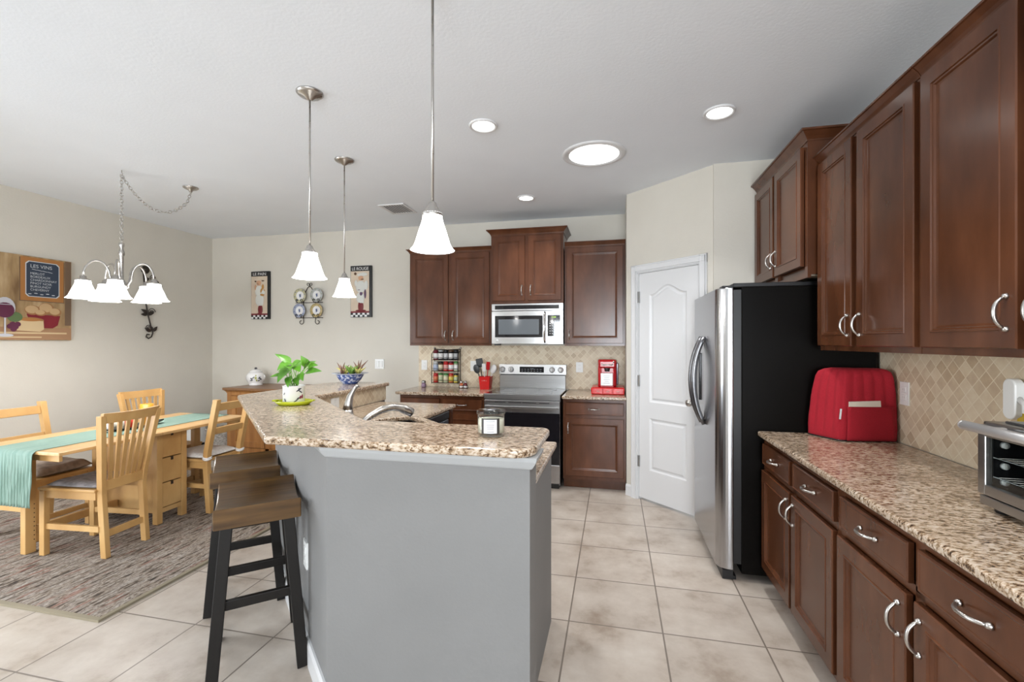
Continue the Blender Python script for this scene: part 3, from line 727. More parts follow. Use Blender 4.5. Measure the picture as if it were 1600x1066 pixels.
# ------------------------------------------------------------------ worktops
TOP0, TOP1 = 0.884, 0.914
solo('granite_worktop', M().prism([(-2.245, 4.430), (-1.295, 4.430), (-1.295, YB - 0.011), (-2.285, YB - 0.011), (-2.285, 4.47)], TOP0, TOP1, bev=0.008), m_granite, 'beige granite worktop left of the range, under the spice rack', 'worktop')
solo('granite_worktop', M().prism([(-0.500, 4.430), (0.108, 4.430), (0.108, YB - 0.011), (-0.500, YB - 0.011)], TOP0, TOP1, bev=0.008), m_granite, 'short beige granite worktop right of the range, under the red coffee maker', 'worktop')
solo('granite_worktop', M().prism(round_poly([(0.825, 0.35), (XR - 0.011, 0.35), (XR - 0.011, 2.948), (0.825, 2.948)], [0, 0, 0, 0.012]), TOP0, TOP1, bev=0.010), m_granite, 'long beige granite worktop along the right wall, under the red mixer cover', 'worktop')
bar = round_poly([(-1.335, 1.522), (-0.268, 1.522), (-0.268, 1.955), (-1.150, 1.955), (-2.010, 2.760), (-2.010, 3.830), (-2.470, 3.830), (-2.560, 3.62), (-2.560, 2.670)],
                 [0.02, 0.085, 0.045, 0.02, 0.02, 0.02, 0.05, 0.05, 0.03])
solo('granite_bar_top', M().prism(bar, 1.038, 1.070, bev=0.011, seg=4), m_granite, 'raised angled granite bar top of the island, carrying the plant and candle', 'bar top')
# island lower worktop with the sink cut into its corner
def diag(t, d):                                     # along the angled inner edge, distance behind it
    return (-1.150 + dg.x * t + dn.x * d, 1.955 + dg.y * t + dn.y * d)
sink_c = [diag(0.18, 0.19), diag(0.90, 0.19), diag(0.90, 0.58), diag(0.18, 0.58)]
low = [(-0.296, 1.717), (-0.296, 2.395), (-0.690, 2.395), (-1.310, 2.970), (-1.310, 3.665), (-2.033, 3.665), (-2.033, 2.636), (-1.046, 1.717)]
low = round_poly(low, [0, 0.015, 0.01, 0.01, 0.015, 0, 0, 0])
solo('granite_worktop', M().prism(low, TOP0, TOP1, holes=[sink_c[::-1]], bev=0.008), m_granite, 'lower granite worktop on the kitchen side of the island, holding the sink', 'worktop')
t = thing('sink', 'undermount steel sink set in the corner of the lower island worktop', 'sink', (*diag(0.54, 0.385), 0.70))
m = M()
def ring(z, g): return [m.bm.verts.new((*diag(a, b), z)) for a, b in ((0.18 + g, 0.19 + g), (0.90 - g, 0.19 + g), (0.90 - g, 0.58 - g), (0.18 + g, 0.58 - g))]
rs_ = [ring(0.885, -0.02), ring(0.885, 0.0), ring(0.73, 0.012), ring(0.71, 0.04)]
for a, b in zip(rs_, rs_[1:]):
    for k in range(4): m.bm.faces.new((a[k], a[(k + 1) % 4], b[(k + 1) % 4], b[k]))
m.bm.faces.new(rs_[-1]); part('basin', m, m_steel_dark, t)
part('drain', M().lathe([(0.04, 0.711), (0.04, 0.716), (0.02, 0.713), (0, 0.713)], (*diag(0.54, 0.385), 0), n=20), m_chrome, t)
# cabinets under the island
t = thing('island_cabinet', 'cabinet under the lower island worktop with painted grey end panel', 'cabinet', (-0.9, 2.2, 0))
body = [(-0.325, 1.720), (-0.325, 2.345), (-0.700, 2.345), (-1.365, 2.960), (-1.365, 2.985), (-2.030, 2.985), (-2.030, 2.642), (-1.040, 1.720)]
sinkless = [diag(0.14, 0.15), diag(0.94, 0.15), diag(0.94, 0.60), diag(0.14, 0.60)]
m = M().prism(body, 0.10, 0.66); m.prism(body, 0.66, 0.882, holes=[sinkless[::-1]]); part('carcass', m, m_cab, t)
part('toe_kick', M().prism([(-0.330, 1.72), (-0.330, 2.27), (-0.72, 2.27), (-1.42, 2.92), (-1.42, 2.98), (-1.98, 2.98), (-1.98, 2.66), (-1.03, 1.73)], 0, 0.10), m_cab, t)
part('end_panel', M().box(-0.325, -0.318, 1.720, 2.335, 0.0, 0.882), m_halfwall, t, 'grey painted end panel')
part('door', M().panel(-0.675, -0.335, 0.13, 0.86, 0, DOOR_R).rotz(PI, (-0.505, 0, 0)).xform(Matrix.Translation((0, 2.345, 0))), m_cab, t)
t = thing('dishwasher', 'dark steel dishwasher under the far end of the lower island worktop', 'dishwasher', (-1.69, 3.29, 0))
part('tub', M().box(-2.02, -1.385, 2.995, 3.585, 0.02, 0.880), m_black, t)
part('door', M().box(-1.385, -1.345, 3.000, 3.580, 0.10, 0.800, 0.006), mat('blue_grey_steel', (0.18, 0.20, 0.235), 0.3, 0.7), t)
part('control_panel', M().box(-1.385, -1.340, 3.000, 3.580, 0.805, 0.868, 0.005), m_steel_dark, t)
solo('end_panel', M().box(-2.02, -1.335, 3.590, 3.650, 0.0, 0.882), m_cab, 'brown wood panel closing the far end of the island', 'panel')
# faucet
fx, fy = diag(0.40, 0.085); hx, hy = diag(0.66, 0.085)
t = thing('kitchen_faucet', 'brushed nickel kitchen faucet with separate lever behind the bar top', 'faucet', (fx, fy, 0.914))
pts = []; rr = []
ddx, ddy = dn.x, dn.y
for i in range(16):
    q = i / 15
    a = 0.55 + q * 2.15
    pts.append((fx + ddx * (0.02 + 0.285 * q), fy + ddy * (0.02 + 0.285 * q), 0.975 + 0.085 * math.sin(min(PI * 0.93, 0.25 + q * 2.35)))); rr.append(0.018 + (0.005 if q > 0.75 else 0) + 0.004 * q)
part('spout', M().tube([(fx, fy, 0.914), (fx, fy, 0.97)] + pts[1:], [0.024, 0.020] + rr[1:], 12), m_nickel, t)
part('base', M().lathe([(0.034, 0.914), (0.034, 0.922), (0.026, 0.935), (0.022, 0.95), (0, 0.95)], (fx, fy, 0), n=20), m_nickel, t)
hb = M().lathe([(0.042, 0.914), (0.042, 0.925), (0.040, 0.96), (0.036, 1.00), (0.031, 1.03), (0, 1.032)], (hx, hy, 0), n=20)
hb2 = part('handle_body', hb, m_nickel, t)
part('lever', M().tube([(hx, hy, 1.015), (hx + 0.004, hy + 0.003, 1.06), (hx + 0.012, hy + 0.010, 1.11), (hx + 0.030, hy + 0.026, 1.155), (hx + 0.046, hy + 0.040, 1.175)], [0.031, 0.026, 0.019, 0.012, 0.010], 12), m_nickel, hb2)
# under the stool side
def wall_plate(name, c, axis, wd, ht, label, kind='outlet', gangs=1):
    """plate on a wall: axis '-Y' (faces -Y), '-X', '+X' or a plan normal"""
    t = thing(name, label, 'outlet' if kind == 'outlet' else 'light switch', c)
    nrm = {'-Y': (0, -1), '-X': (-1, 0), '+X': (1, 0)}.get(axis, axis); nrm = Vector((nrm[0], nrm[1], 0)).normalized(); tx = Vector((0, 0, 1)).cross(nrm)
    def bx(m, u0, u1, z0, z1, o0, o1, bev):
        q = bmesh.new(); bmesh.ops.create_cube(q, size=1)
        for v in q.verts:
            v.co = Vector(c) + tx * ((u0 + u1) / 2 + v.co.x * (u1 - u0)) + nrm * ((o0 + o1) / 2 + v.co.y * (o1 - o0)) + Vector((0, 0, (z0 + z1) / 2 + v.co.z * (z1 - z0)))
        if bev: bmesh.ops.bevel(q, geom=q.edges[:], offset=bev, segments=2, affect='EDGES', profile=0.5)
        return m.merge(q)
    part('plate', bx(M(), -wd / 2, wd / 2, -ht / 2, ht / 2, 0, 0.006, 0.002), m_plastic, t)
    for g in range(gangs):
        o = (g - (gangs - 1) / 2) * 0.046
        if kind == 'outlet':
            for z in (-0.020, 0.020):
                s_ = part('socket', bx(M(), o - 0.016, o + 0.016, z - 0.014, z + 0.014, 0.005, 0.008, 0.002), m_plastic, t)
                mm = M(); bx(mm, o - 0.008, o - 0.005, z - 0.004, z + 0.006, 0.007, 0.0085, 0); bx(mm, o + 0.005, o + 0.008, z - 0.004, z + 0.006, 0.007, 0.0085, 0)
                part('slot', mm, m_outlet_dark, s_)
        else:
            part('rocker', bx(M(), o - 0.016, o + 0.016, -0.033, 0.033, 0.005, 0.010, 0.003), m_plastic, t)
    return t
wall_plate('outlet', (-2.216, YB - 0.010, 1.165), '-Y', 0.072, 0.116, 'white outlet on the back tiles left of the spice rack')
wall_plate('light_switch', (-1.600, YB - 0.010, 1.160), '-Y', 0.076, 0.118, 'white switch plate on the back tiles behind the red utensil crock', 'switch')
wall_plate('outlet', (-0.377, YB - 0.010, 1.160), '-Y', 0.076, 0.112, 'white outlet on the back tiles between the range and the coffee maker')
wall_plate('light_switch', (-2.810, YB, 1.170), '-Y', 0.118, 0.120, 'white double switch plate on the beige wall beside the blue bowl', 'switch', 2)
wall_plate('outlet', (XR - 0.010, 2.727, 1.175), '-X', 0.074, 0.118, 'white outlet on the right tiles beside the red mixer cover')
wall_plate('outlet', (-2.035, 3.02, 0.985), '+X', 0.10, 0.075, 'white outlet on the tiles under the bar top, behind the faucet lever')
p = Vector((-1.098, 1.575)) + dg * 0.40
wall_plate('outlet', (p.x, p.y, 0.46), (-0.681, -0.732), 0.074, 0.118, 'white outlet low on the grey island wall beside the near bar stool')

# ------------------------------------------------------------------ range
t = thing('range', 'stainless steel electric range with black oven window between the base cabinets', 'stove', (-0.897, 4.75, 0))
rx0, rx1 = -1.283, -0.512
part('body', M().box(rx0 + 0.004, rx1 - 0.004, 4.455, 5.06, 0.03, 0.905), m_steel_dark, t)
part('cooktop', M().box(rx0, rx1, 4.425, 5.02, 0.905, 0.922, 0.004), m_blackgloss, t, 'black glass cooktop')
for x, y, r in ((-1.10, 4.60, 0.10), (-0.70, 4.60, 0.085), (-1.10, 4.86, 0.075), (-0.70, 4.86, 0.095)):
    m = M().tube([(x + r * math.cos(2 * PI * k / 40), y + r * math.sin(2 * PI * k / 40), 0.9222) for k in range(40)], 0.0012, 4, closed=True); part('burner_ring', m, m_grey_mark, t)
part('front_trim', M().box(rx0, rx1, 4.415, 4.46, 0.868, 0.921, 0.004), m_steel, t)
d = part('oven_door', M().box(rx0 + 0.003, rx1 - 0.003, 4.415, 4.455, 0.245, 0.860, 0.005), m_steel, t)
part('oven_window', M().box(rx0 + 0.006, rx1 - 0.006, 4.409, 4.418, 0.248, 0.742, 0.003), m_blackgloss, d, 'black glass oven window')
m = M()
for x0, x1 in ((-1.17, -1.06), (-1.03, -0.90), (-0.89, -0.75), (-0.72, -0.62)): m.box(x0, x1, 4.412, 4.417, 0.836, 0.842)
part('vent_slot', m, m_black, d)
m = M().bar((rx0 + 0.02, 4.372, 0.797), (rx1 - 0.02, 4.372, 0.797), 0.022, 0.026, bev=0.006)
for x in (rx0 + 0.035, rx1 - 0.035): m.box(x - 0.014, x + 0.014, 4.372, 4.417, 0.788, 0.806, 0.003)
part('handle', m, m_steel, d)
part('drawer', M().box(rx0 + 0.003, rx1 - 0.003, 4.418, 4.455, 0.055, 0.238, 0.006), m_steel_v, t)
part('kick', M().box(rx0 + 0.02, rx1 - 0.02, 4.45, 4.49, 0.0, 0.055), m_black, t)
part('backguard', M().box(rx0 + 0.012, rx1 - 0.012, 5.015, 5.065, 0.920, 1.068, 0.003), m_steel, t)
m = M().prism([(5.012, 1.078), (5.070, 1.078), (5.070, 1.186), (5.024, 1.186)], rx0 + 0.004, rx1 - 0.004, bev=0.003)
for v in m.bm.verts: v.co = Vector((v.co.z, v.co.x, v.co.y))
cp = part('control_panel', m, m_steel, t)
part('gap_strip', M().box(rx0 + 0.02, rx1 - 0.02, 5.02, 5.06, 1.066, 1.080), m_black, t)
def tilt(y): return 5.012 + (y - 1.078) * (0.012 / 0.108)
part('display', M().box(-1.040, -0.765, tilt(1.125) - 0.004, 5.03, 1.098, 1.162, 0.002), m_screen, cp)
m = M().text('12:00', 0.018, (-0.902, 5.0115, 1.134), (1, 0, 0), (0, 0, 1), 0.0003, 'CENTER')
for k in range(14):
    x = -1.02 + (k % 7) * 0.035; z = 1.112 + (k // 7) * 0.020
    m.box(x, x + 0.018, 5.0108, 5.012, z, z + 0.004)
part('display_marks', m, m_grey_mark, cp)
for x in (-1.237, -1.138, -0.674, -0.578):
    k = part('knob', M().lathe([(0.032, 5.018), (0.032, 5.008), (0.026, 5.000), (0.023, 4.985), (0.020, 4.980), (0, 4.980)], (x, 0, 1.130), n=24, axis='Y'), m_white, cp, 'white metal knob')
    part('knob_grip', M().box(x - 0.005, x + 0.005, 4.974, 4.985, 1.110, 1.150, 0.002), m_nickel, k)

# ------------------------------------------------------------------ microwave
t = thing('microwave', 'stainless over-the-range microwave under the short wall cabinet', 'microwave', (-0.895, 4.90, 1.415))
x0, x1 = -1.276, -0.516
part('body', M().box(x0 + 0.003, x1 - 0.003, 4.73, 5.075, 1.420, 1.842), m_steel_dark, t)
def bow(x): return 4.690 - 0.016 * (1 - ((x + 0.896) / 0.38) ** 2)
def bowbox(m, a, b, z0, z1, out, depth, n=14):
    fr = [(a + (b - a) * k / n) for k in range(n + 1)]
    poly = [(x, bow(x) - out) for x in fr] + [(x, bow(x) - out + depth) for x in fr[::-1]]
    return m.prism(poly, z0, z1, bev=0.0015, seg=1)
part('vent_grille', bowbox(M(), x0, x1, 1.770, 1.842, 0, 0.05), m_steel, t)
part('grille_band', bowbox(M(), x0 + 0.035, x1 - 0.04, 1.785, 1.826, 0.002, 0.02), m_blackgloss, t, 'black vent band')
d = part('door', bowbox(M(), x0, -0.690, 1.420, 1.764, 0, 0.05), m_steel, t)
part('door_glass', bowbox(M(), -1.240, -0.725, 1.488, 1.716, 0.003, 0.02), m_blackgloss, d)
part('window', bowbox(M(), -1.200, -0.765, 1.518, 1.678, 0.005, 0.02), m_window_mesh, d)
part('badge', M().lathe([(0.014, bow(-1.22) - 0.003), (0.014, bow(-1.22) + 0.01), (0, bow(-1.22) + 0.01)][::-1] + [(0, bow(-1.22) - 0.003)], (-1.215, 0, 1.455), n=20, axis='Y'), m_white, d)
m = M().tube([(-0.703, bow(-0.7) - 0.004, 1.435), (-0.703, bow(-0.7) - 0.034, 1.460), (-0.703, bow(-0.7) - 0.042, 1.590), (-0.703, bow(-0.7) - 0.034, 1.725), (-0.703, bow(-0.7) - 0.004, 1.750)], 0.0105, 10)
part('handle', m, m_chrome, d)
cpn = part('control_panel', bowbox(M(), -0.688, x1, 1.420, 1.764, 0, 0.05), m_steel, t)
part('keypad', bowbox(M(), -0.676, -0.546, 1.498, 1.720, 0.003, 0.02), m_blackgloss, cpn)
part('display', M().text('12:00', 0.022, (-0.612, bow(-0.60) - 0.0055, 1.690), (1, 0, 0), (0, 0, 1), 0.0003, 'CENTER'), m_green_led, cpn)
m = M()
for r in range(6):
    for c in range(4):
        if r == 0 and c in (0, 3): continue
        x = -0.655 + c * 0.025; z = 1.655 - r * 0.026
        m.box(x, x + 0.012, bow(x) - 0.0045, bow(x) - 0.002, z, z + 0.006)
part('key_print', m, m_white_mark, cpn)
part('task_light', M().box(-1.262, -1.20, 4.74, 4.80, 1.404, 1.421), m_black, t)

# ------------------------------------------------------------------ refrigerator
t = thing('refrigerator', 'tall side-by-side refrigerator, steel doors and black side, beside the pantry door', 'refrigerator', (1.03, 3.385, 0))
FY0, FY1 = 2.968, 3.797
part('case', M().box(0.745, 1.450, FY0, FY1, 0.045, 1.770, 0.006), m_fridge_side, t)
part('gasket', M().box(0.700, 0.747, FY0 + 0.008, FY1 - 0.008, 0.10, 1.755), m_black, t)
mid = 3.395
def fdoor(y0, y1, near):
    n = 12; poly = []
    rn, rf = (0.075, 0.012) if near else (0.012, 0.05)
    poly = round_poly([(0.702, y0), (0.612, y0), (0.606, y1), (0.702, y1)], [0.008, rn if near else 0.012, rf, 0.008], n=8)
    return M().prism(poly, 0.062, 1.768, bev=0.006)
dn_ = part('door', fdoor(FY0, mid - 0.003, True), m_steel_v, t)
df_ = part('door', fdoor(mid + 0.003, FY1, False), m_steel_v, t)
for yy, dd in ((mid - 0.052, dn_), (mid + 0.052, df_)):
    m = M(); pts = []
    for k in range(15):
        q = k / 14 * 2 - 1
        pts.append((0.606 - 0.004 - 0.068 * (1 - abs(q) ** 2.2), yy, 1.175 + q * 0.300))
    m.tube(pts, [0.013 + 0.004 * (1 - abs(k / 14 * 2 - 1)) for k in range(15)], 10, flat=1.2)
    part('handle', m, m_steel_dark, dd, 'long curved dark steel handle')
part('dispenser', M().box(0.598, 0.62, mid + 0.12, mid + 0.33, 1.02, 1.36, 0.004), m_blackgloss, df_, 'black ice and water dispenser')
part('base_grille', M().box(0.640, 0.70, FY0 + 0.01, FY1 - 0.01, 0.004, 0.058), m_black, t)
part('hinge_cover', M().box(0.640, 0.80, FY0 + 0.01, FY0 + 0.09, 1.768, 1.782, 0.004), m_black, t)
part('hinge_cover', M().box(0.640, 0.80, FY1 - 0.09, FY1 - 0.01, 1.768, 1.782, 0.004), m_black, t)
part('top_trim', M().box(0.70, 1.40, FY0 + 0.005, FY1 - 0.005, 1.770, 1.795, 0.004), m_black, t)
part('leg', M().box(0.655, 0.72, FY0 + 0.02, FY0 + 0.08, 0, 0.02), m_black, t); part('leg', M().box(0.655, 0.72, FY1 - 0.08, FY1 - 0.02, 0, 0.02), m_black, t)
part('leg', M().box(1.33, 1.40, FY0 + 0.02, FY0 + 0.08, 0, 0.05), m_black, t); part('leg', M().box(1.33, 1.40, FY1 - 0.08, FY1 - 0.02, 0, 0.05), m_black, t)

# ------------------------------------------------------------------ right counter: mixer cover, toaster oven, plug-in
t = thing('mixer_cover', 'red quilted stand mixer cover with a cream booklet in its pocket', 'appliance cover', (1.28, 2.85, 0.914))
A, B, C_, D_ = (1.060, 2.930), (1.165, 2.730), (1.457, 2.775), (1.425, 2.938)
def lerp2(p, q, k): return (p[0] + (q[0] - p[0]) * k, p[1] + (q[1] - p[1]) * k)
m = M()
cxm, cym = 1.285, 2.842
H = [(0.0, 1.0), (0.02, 1.0), (0.06, 0.985), (0.11, 0.965), (0.16, 0.94), (0.21, 0.91), (0.25, 0.88), (0.29, 0.84), (0.335, 0.775), (0.362, 0.68), (0.376, 0.50), (0.382, 0.25)]
base = round_poly([A, B, C_, D_][::-1], [0.02, 0.02, 0.025, 0.03], n=5)
dense = []
for i in range(len(base)):
    a, b = base[i], base[(i + 1) % len(base)]; k = max(1, int(math.dist(a, b) / 0.006))
    for j in range(k): dense.append(lerp2(a, b, j / k))
nb = len(dense); rings = []
for z, s_ in H:
    rg = []
    for i, (x, y) in enumerate(dense):
        sx_ = 0.40 + 0.60 * s_ if z > 0.3 else s_
        q = 1.0
        # stitched channels: shallow grooves down the front face and the end
        fx_ = x - cxm; g = 0.008 * abs(math.sin((x * 1.0 - y * 0.6) * 2 * PI / 0.105))
        sc = s_ if z < 0.3 else s_
        px = cxm + 0.012 * (z / 0.38) + fx_ * (sc + (1 - sc) * 0.45); py = cym + (y - cym) * (sc if z < 0.33 else sc)
        nrm_ = Vector((fx_, y - cym)).normalized() * (g - 0.002 if 0.02 < z < 0.37 else 0)
        wr = 0.003 * math.sin(z * 60 + x * 70 + y * 40) if 0.03 < z < 0.3 else 0
        rg.append(m.bm.verts.new((px + nrm_.x + wr * 0.6, py + nrm_.y + wr * 0.5, 0.916 + z)))
    rings.append(rg)
for a, b in zip(rings, rings[1:]):
    for i in range(nb):
        f = m.bm.faces.new((a[i], a[(i + 1) % nb], b[(i + 1) % nb], b[i])); f.smooth = True
f = m.bm.faces.new(rings[-1]); m.bm.faces.new(rings[0][::-1])
part('cover', m, m_red_cloth, t)
dB = (Vector(C_) - Vector(B)).normalized(); nB = Vector((dB.y, -dB.x))
def onB(s_, out, z):
    k = 1 - 0.07 * (z / 0.2) * 0.6
    p_ = Vector(B).lerp(Vector(C_), s_); c0 = Vector((cxm, cym)); p_ = c0 + (p_ - c0) * (1.0 if z < 0.02 else 1.0 - 0.33 * (z - 0.02) if z < 0.2 else 0.93)
    return (p_.x + nB.x * out, p_.y + nB.y * out, 0.916 + z)
m = M(); pg = []
N1, N2 = 12, 8
for j in range(N2 + 1):
    row = []
    for i in range(N1 + 1):
        s_ = 0.10 + 0.83 * i / N1; z = 0.004 + 0.178 * j / N2
        row.append(m.bm.verts.new(onB(s_, 0.007 + (0.004 * math.sin(PI * i / N1) if j == N2 else 0.002 * math.sin(PI * j / N2)), z)))
    pg.append(row)
for j in range(N2):
    for i in range(N1):
        f = m.bm.faces.new((pg[j][i], pg[j][i + 1], pg[j + 1][i + 1], pg[j + 1][i])); f.smooth = True
po = part('pocket', m, m_red_cloth, t, 'flat front pocket')
sm = po.modifiers.new('thickness', 'SOLIDIFY'); sm.thickness = 0.004; sm.offset = -1
hem = M().tube([(x, y, 0.9185) for x, y in base], 0.0035, 6, closed=True); part('hem', hem, m_black, t, 'dark bottom hem')
m = M()
for k0, k1, out in ((0.27, 0.72, 0.010),):
    a, b, c0, d0 = onB(0.13, out, 0.168), onB(0.70, out, 0.176), onB(0.70, out, 0.214), onB(0.13, out, 0.208)
    q = bmesh.new(); v = [q.verts.new(p_) for p_ in (a, b, c0, d0)]; v2 = [q.verts.new((p_[0] - nB.x * 0.007, p_[1] - nB.y * 0.007, p_[2])) for p_ in (a, b, c0, d0)]
    q.faces.new(v); q.faces.new(v2[::-1])
    for i in range(4): q.faces.new((v[i], v2[i], v2[(i + 1) % 4], v[(i + 1) % 4]))
    m.merge(q)
solo('booklet', m, m_paper, 'cream booklet sticking out of the red mixer cover pocket', 'booklet')
m = M().bar(onB(-0.02, 0.004, 0.115), onB(-0.005, 0.004, 0.170), 0.008, 0.003, (0, 1, 0)); part('tie_tag', m, m_white, t, 'white tag')

t = thing('toaster_oven', 'silver toaster oven with a round bar handle on the right counter', 'toaster oven', (1.285, 1.52, 0.914))
ox0, ox1, oy0, oy1, oz0, oz1 = 1.125, 1.425, 1.295, 1.735, 0.934, 1.190
fr = M()
fr.box(ox0 + 0.015, ox1, oy1 - 0.012, oy1, oz0, oz1, 0.004); fr.box(ox0 + 0.015, ox1, oy0, oy0 + 0.012, oz0, oz1, 0.004)
fr.box(ox0 + 0.015, ox1, oy0, oy1, oz1 - 0.012, oz1, 0.004); fr.box(ox0 + 0.015, ox1, oy0, oy1, oz0, oz0 + 0.02, 0.004); fr.box(ox1 - 0.01, ox1, oy0, oy1, oz0, oz1, 0.003)
part('housing', fr, m_steel, t)
part('cavity', M().box(ox1 - 0.03, ox1 - 0.012, oy0 + 0.013, oy1 - 0.013, oz0 + 0.02, oz1 - 0.013), m_black, t)
part('cavity_wall', M().box(ox0 + 0.03, ox1 - 0.02, oy1 - 0.018, oy1 - 0.0125, oz0 + 0.02, oz1 - 0.013), m_black, t)
dr = M()
for a in ((oy0, oy0 + 0.035, oz0 + 0.03, oz1 - 0.01), (oy1 - 0.030, oy1, oz0 + 0.03, oz1 - 0.01), (oy0 + 0.03, oy1 - 0.028, oz0 + 0.03, oz0 + 0.062), (oy0 + 0.03, oy1 - 0.028, oz1 - 0.045, oz1 - 0.01)):
    dr.box(ox0, ox0 + 0.018, a[0], a[1], a[2], a[3], 0.003)
dd = part('door', dr, m_steel, t)
part('door_glass', M().box(ox0 + 0.006, ox0 + 0.010, oy0 + 0.034, oy1 - 0.029, oz0 + 0.060, oz1 - 0.044), m_glass, dd)
m = M().tube([(1.076, oy0 + 0.02, oz1 - 0.012), (1.076, oy1 - 0.04 + 0.02, oz1 - 0.012)], 0.0145, 14); m.sphere((1.076, oy1 - 0.02, oz1 - 0.012), 0.0148, n=10)
for y in (oy0 + 0.06, oy1 - 0.10): m.box(1.076, ox0 + 0.004, y - 0.009, y + 0.009, oz1 - 0.022, oz1 - 0.004, 0.003)
part('handle', m, m_satin, dd)
for z in (oz0 + 0.085, oz0 + 0.145):
    m = M()
    for k in range(16):
        y = oy0 + 0.03 + k * (oy1 - oy0 - 0.06) / 15; m.tube([(ox0 + 0.03, y, z), (ox1 - 0.04, y, z)], 0.0016, 5)
    for x in (ox0 + 0.03, ox1 - 0.04): m.tube([(x, oy0 + 0.02, z), (x, oy1 - 0.02, z)], 0.0025, 6)
    part('rack', m, m_chrome, t)
for z in (oz0 + 0.07, oz0 + 0.12, oz0 + 0.185): part('shelf_pin', M().lathe([(0.010, oy1 - 0.030), (0.010, oy1 - 0.019), (0, oy1 - 0.019)][::-1] + [(0, oy1 - 0.030)], (ox0 + 0.055, 0, z), n=12, axis='Y'), m_white, t)
part('base', M().box(ox0 + 0.004, ox1 - 0.003, oy0 + 0.004, oy1 - 0.002, oz0 - 0.004, oz0 + 0.026, 0.004), m_steel, t)
for x, y in ((ox0 + 0.04, oy0 + 0.04), (ox1 - 0.04, oy0 + 0.04), (ox0 + 0.04, oy1 - 0.045), (ox1 - 0.04, oy1 - 0.045)):
    part('foot', M().lathe([(0.018, 0.914), (0.022, 0.918), (0.022, 0.932), (0, 0.932)], (x, y, 0), n=16), m_black, t)
part('top_panel', M().box(ox0 + 0.05, ox1 - 0.02, oy0 + 0.02, oy1 - 0.03, oz1, oz1 + 0.006, 0.003), m_steel_dark, t)

wall_plate('outlet', (XR - 0.010, 2.015, 1.235), '-X', 0.074, 0.118, 'white outlet on the right tiles with the air freshener plugged in, above the toaster oven')
t = thing('air_freshener', 'white plug-in air freshener with yellow oil on the right tiles', 'air freshener', (1.43, 2.04, 1.12))
m = M().prism(round_poly([(-0.028, -0.075), (0.028, -0.075), (0.028, 0.075), (-0.028, 0.075)], [0.027] * 4, n=7), -0.020, 0.020, bev=0.006)
for v in m.bm.verts: v.co = Vector((1.434 + v.co.z * 0.8, 2.040 + v.co.x, 1.230 + v.co.y))
part('housing', m, m_plastic, t)
part('oil_bottle', M().lathe([(0, 1.125), (0.020, 1.127), (0.022, 1.135), (0.022, 1.165), (0.010, 1.175), (0.010, 1.185), (0, 1.185)], (1.425, 1.975, 0), n=16), mat('yellow_oil', (0.50, 0.33, 0.03), 0.1), t)
part('arm', M().tube([(1.425, 1.975, 1.18), (1.43, 1.985, 1.215), (1.434, 2.02, 1.235)], 0.010, 8), m_plastic, t)

# ------------------------------------------------------------------ back counter: spice rack, utensils, coffee maker
t = thing('spice_rack', 'black wire three-shelf spice rack on the back tiles', 'spice rack', (-1.92, 5.05, 0.96))
sx0, sx1, sy0, sy1 = -2.085, -1.762, 4.985, 5.075
m = M()
for x in (sx0, sx1):
    for y in (sy0, sy1): m.tube([(x, y, 0.955), (x, y, 1.355 if y == sy1 else 1.30)], 0.004, 6)
    m.tube([(x, sy0, 1.30), (x, sy1, 1.345)], 0.004, 6)
part('frame', m, m_iron, t)
shz = (0.965, 1.100, 1.230)
for z in shz:
    m = M()
    for k in range(7): y = sy0 + (sy1 - sy0) * k / 6; m.tube([(sx0, y, z), (sx1, y, z)], 0.002, 5)
    for zz in (z + 0.030,): m.tube([(sx0, sy0, zz), (sx1, sy0, zz)], 0.0025, 5)
    for x in (sx0, sx1): m.tube([(x, sy0, z), (x, sy1, z)], 0.003, 5)
    part('shelf', m, m_iron, t)
m = M().tube([(sx0, sy1, 1.355), (-1.92, sy1, 1.345), (sx1, sy1, 1.355)], 0.006, 6); part('top_rail', m, m_iron, t)
for x in (sx0, sx1): part('finial', M().sphere((x, sy1, 1.367), 0.014), m_nickel, t)
# 15 jars: (body colour, lid colour, label words)
cw_ = {'black': (0.012, 0.012, 0.014), 'white': (0.72, 0.70, 0.68), 'red': (0.45, 0.015, 0.015), 'green': (0.05, 0.20, 0.04), 'cream': (0.62, 0.55, 0.38), 'maroon': (0.14, 0.012, 0.025), 'pale green': (0.40, 0.46, 0.28), 'blue': (0.36, 0.42, 0.56), 'pink': (0.60, 0.28, 0.25), 'yellow': (0.62, 0.48, 0.07), 'grey': (0.35, 0.36, 0.36), 'orange': (0.60, 0.16, 0.06), 'brown': (0.10, 0.05, 0.025), 'silver': (0.5, 0.5, 0.5)}
mats_c = {k: mat('jar_' + k.replace(' ', '_'), v, 0.3) for k, v in cw_.items()}
jars = [  # shelf, slot, body, band, lid
    (2, 0, 'maroon', 'white', 'maroon'), (2, 1, 'black', 'white', 'grey'), (2, 2, 'black', 'silver', 'black'), (2, 3, 'black', 'white', 'brown'), (2, 4, 'black', 'grey', 'black'),
    (1, 0, 'grey', 'blue', 'silver'), (1, 1, 'brown', 'cream', 'black'), (1, 2, 'red', 'pink', 'red'), (1, 3, 'red', 'white', 'maroon'), (1, 4, 'pale green', 'white', 'green'),
    (0, 0, 'red', 'orange', 'red'), (0, 1, 'cream', 'pale green', 'green'), (0, 2, 'pale green', 'cream', 'green'), (0, 3, 'orange', 'yellow', 'red'), (0, 4, 'yellow', 'pale green', 'black')]
sw_ = ('bottom', 'middle', 'top'); sl = ('leftmost', 'second', 'centre', 'fourth', 'rightmost')
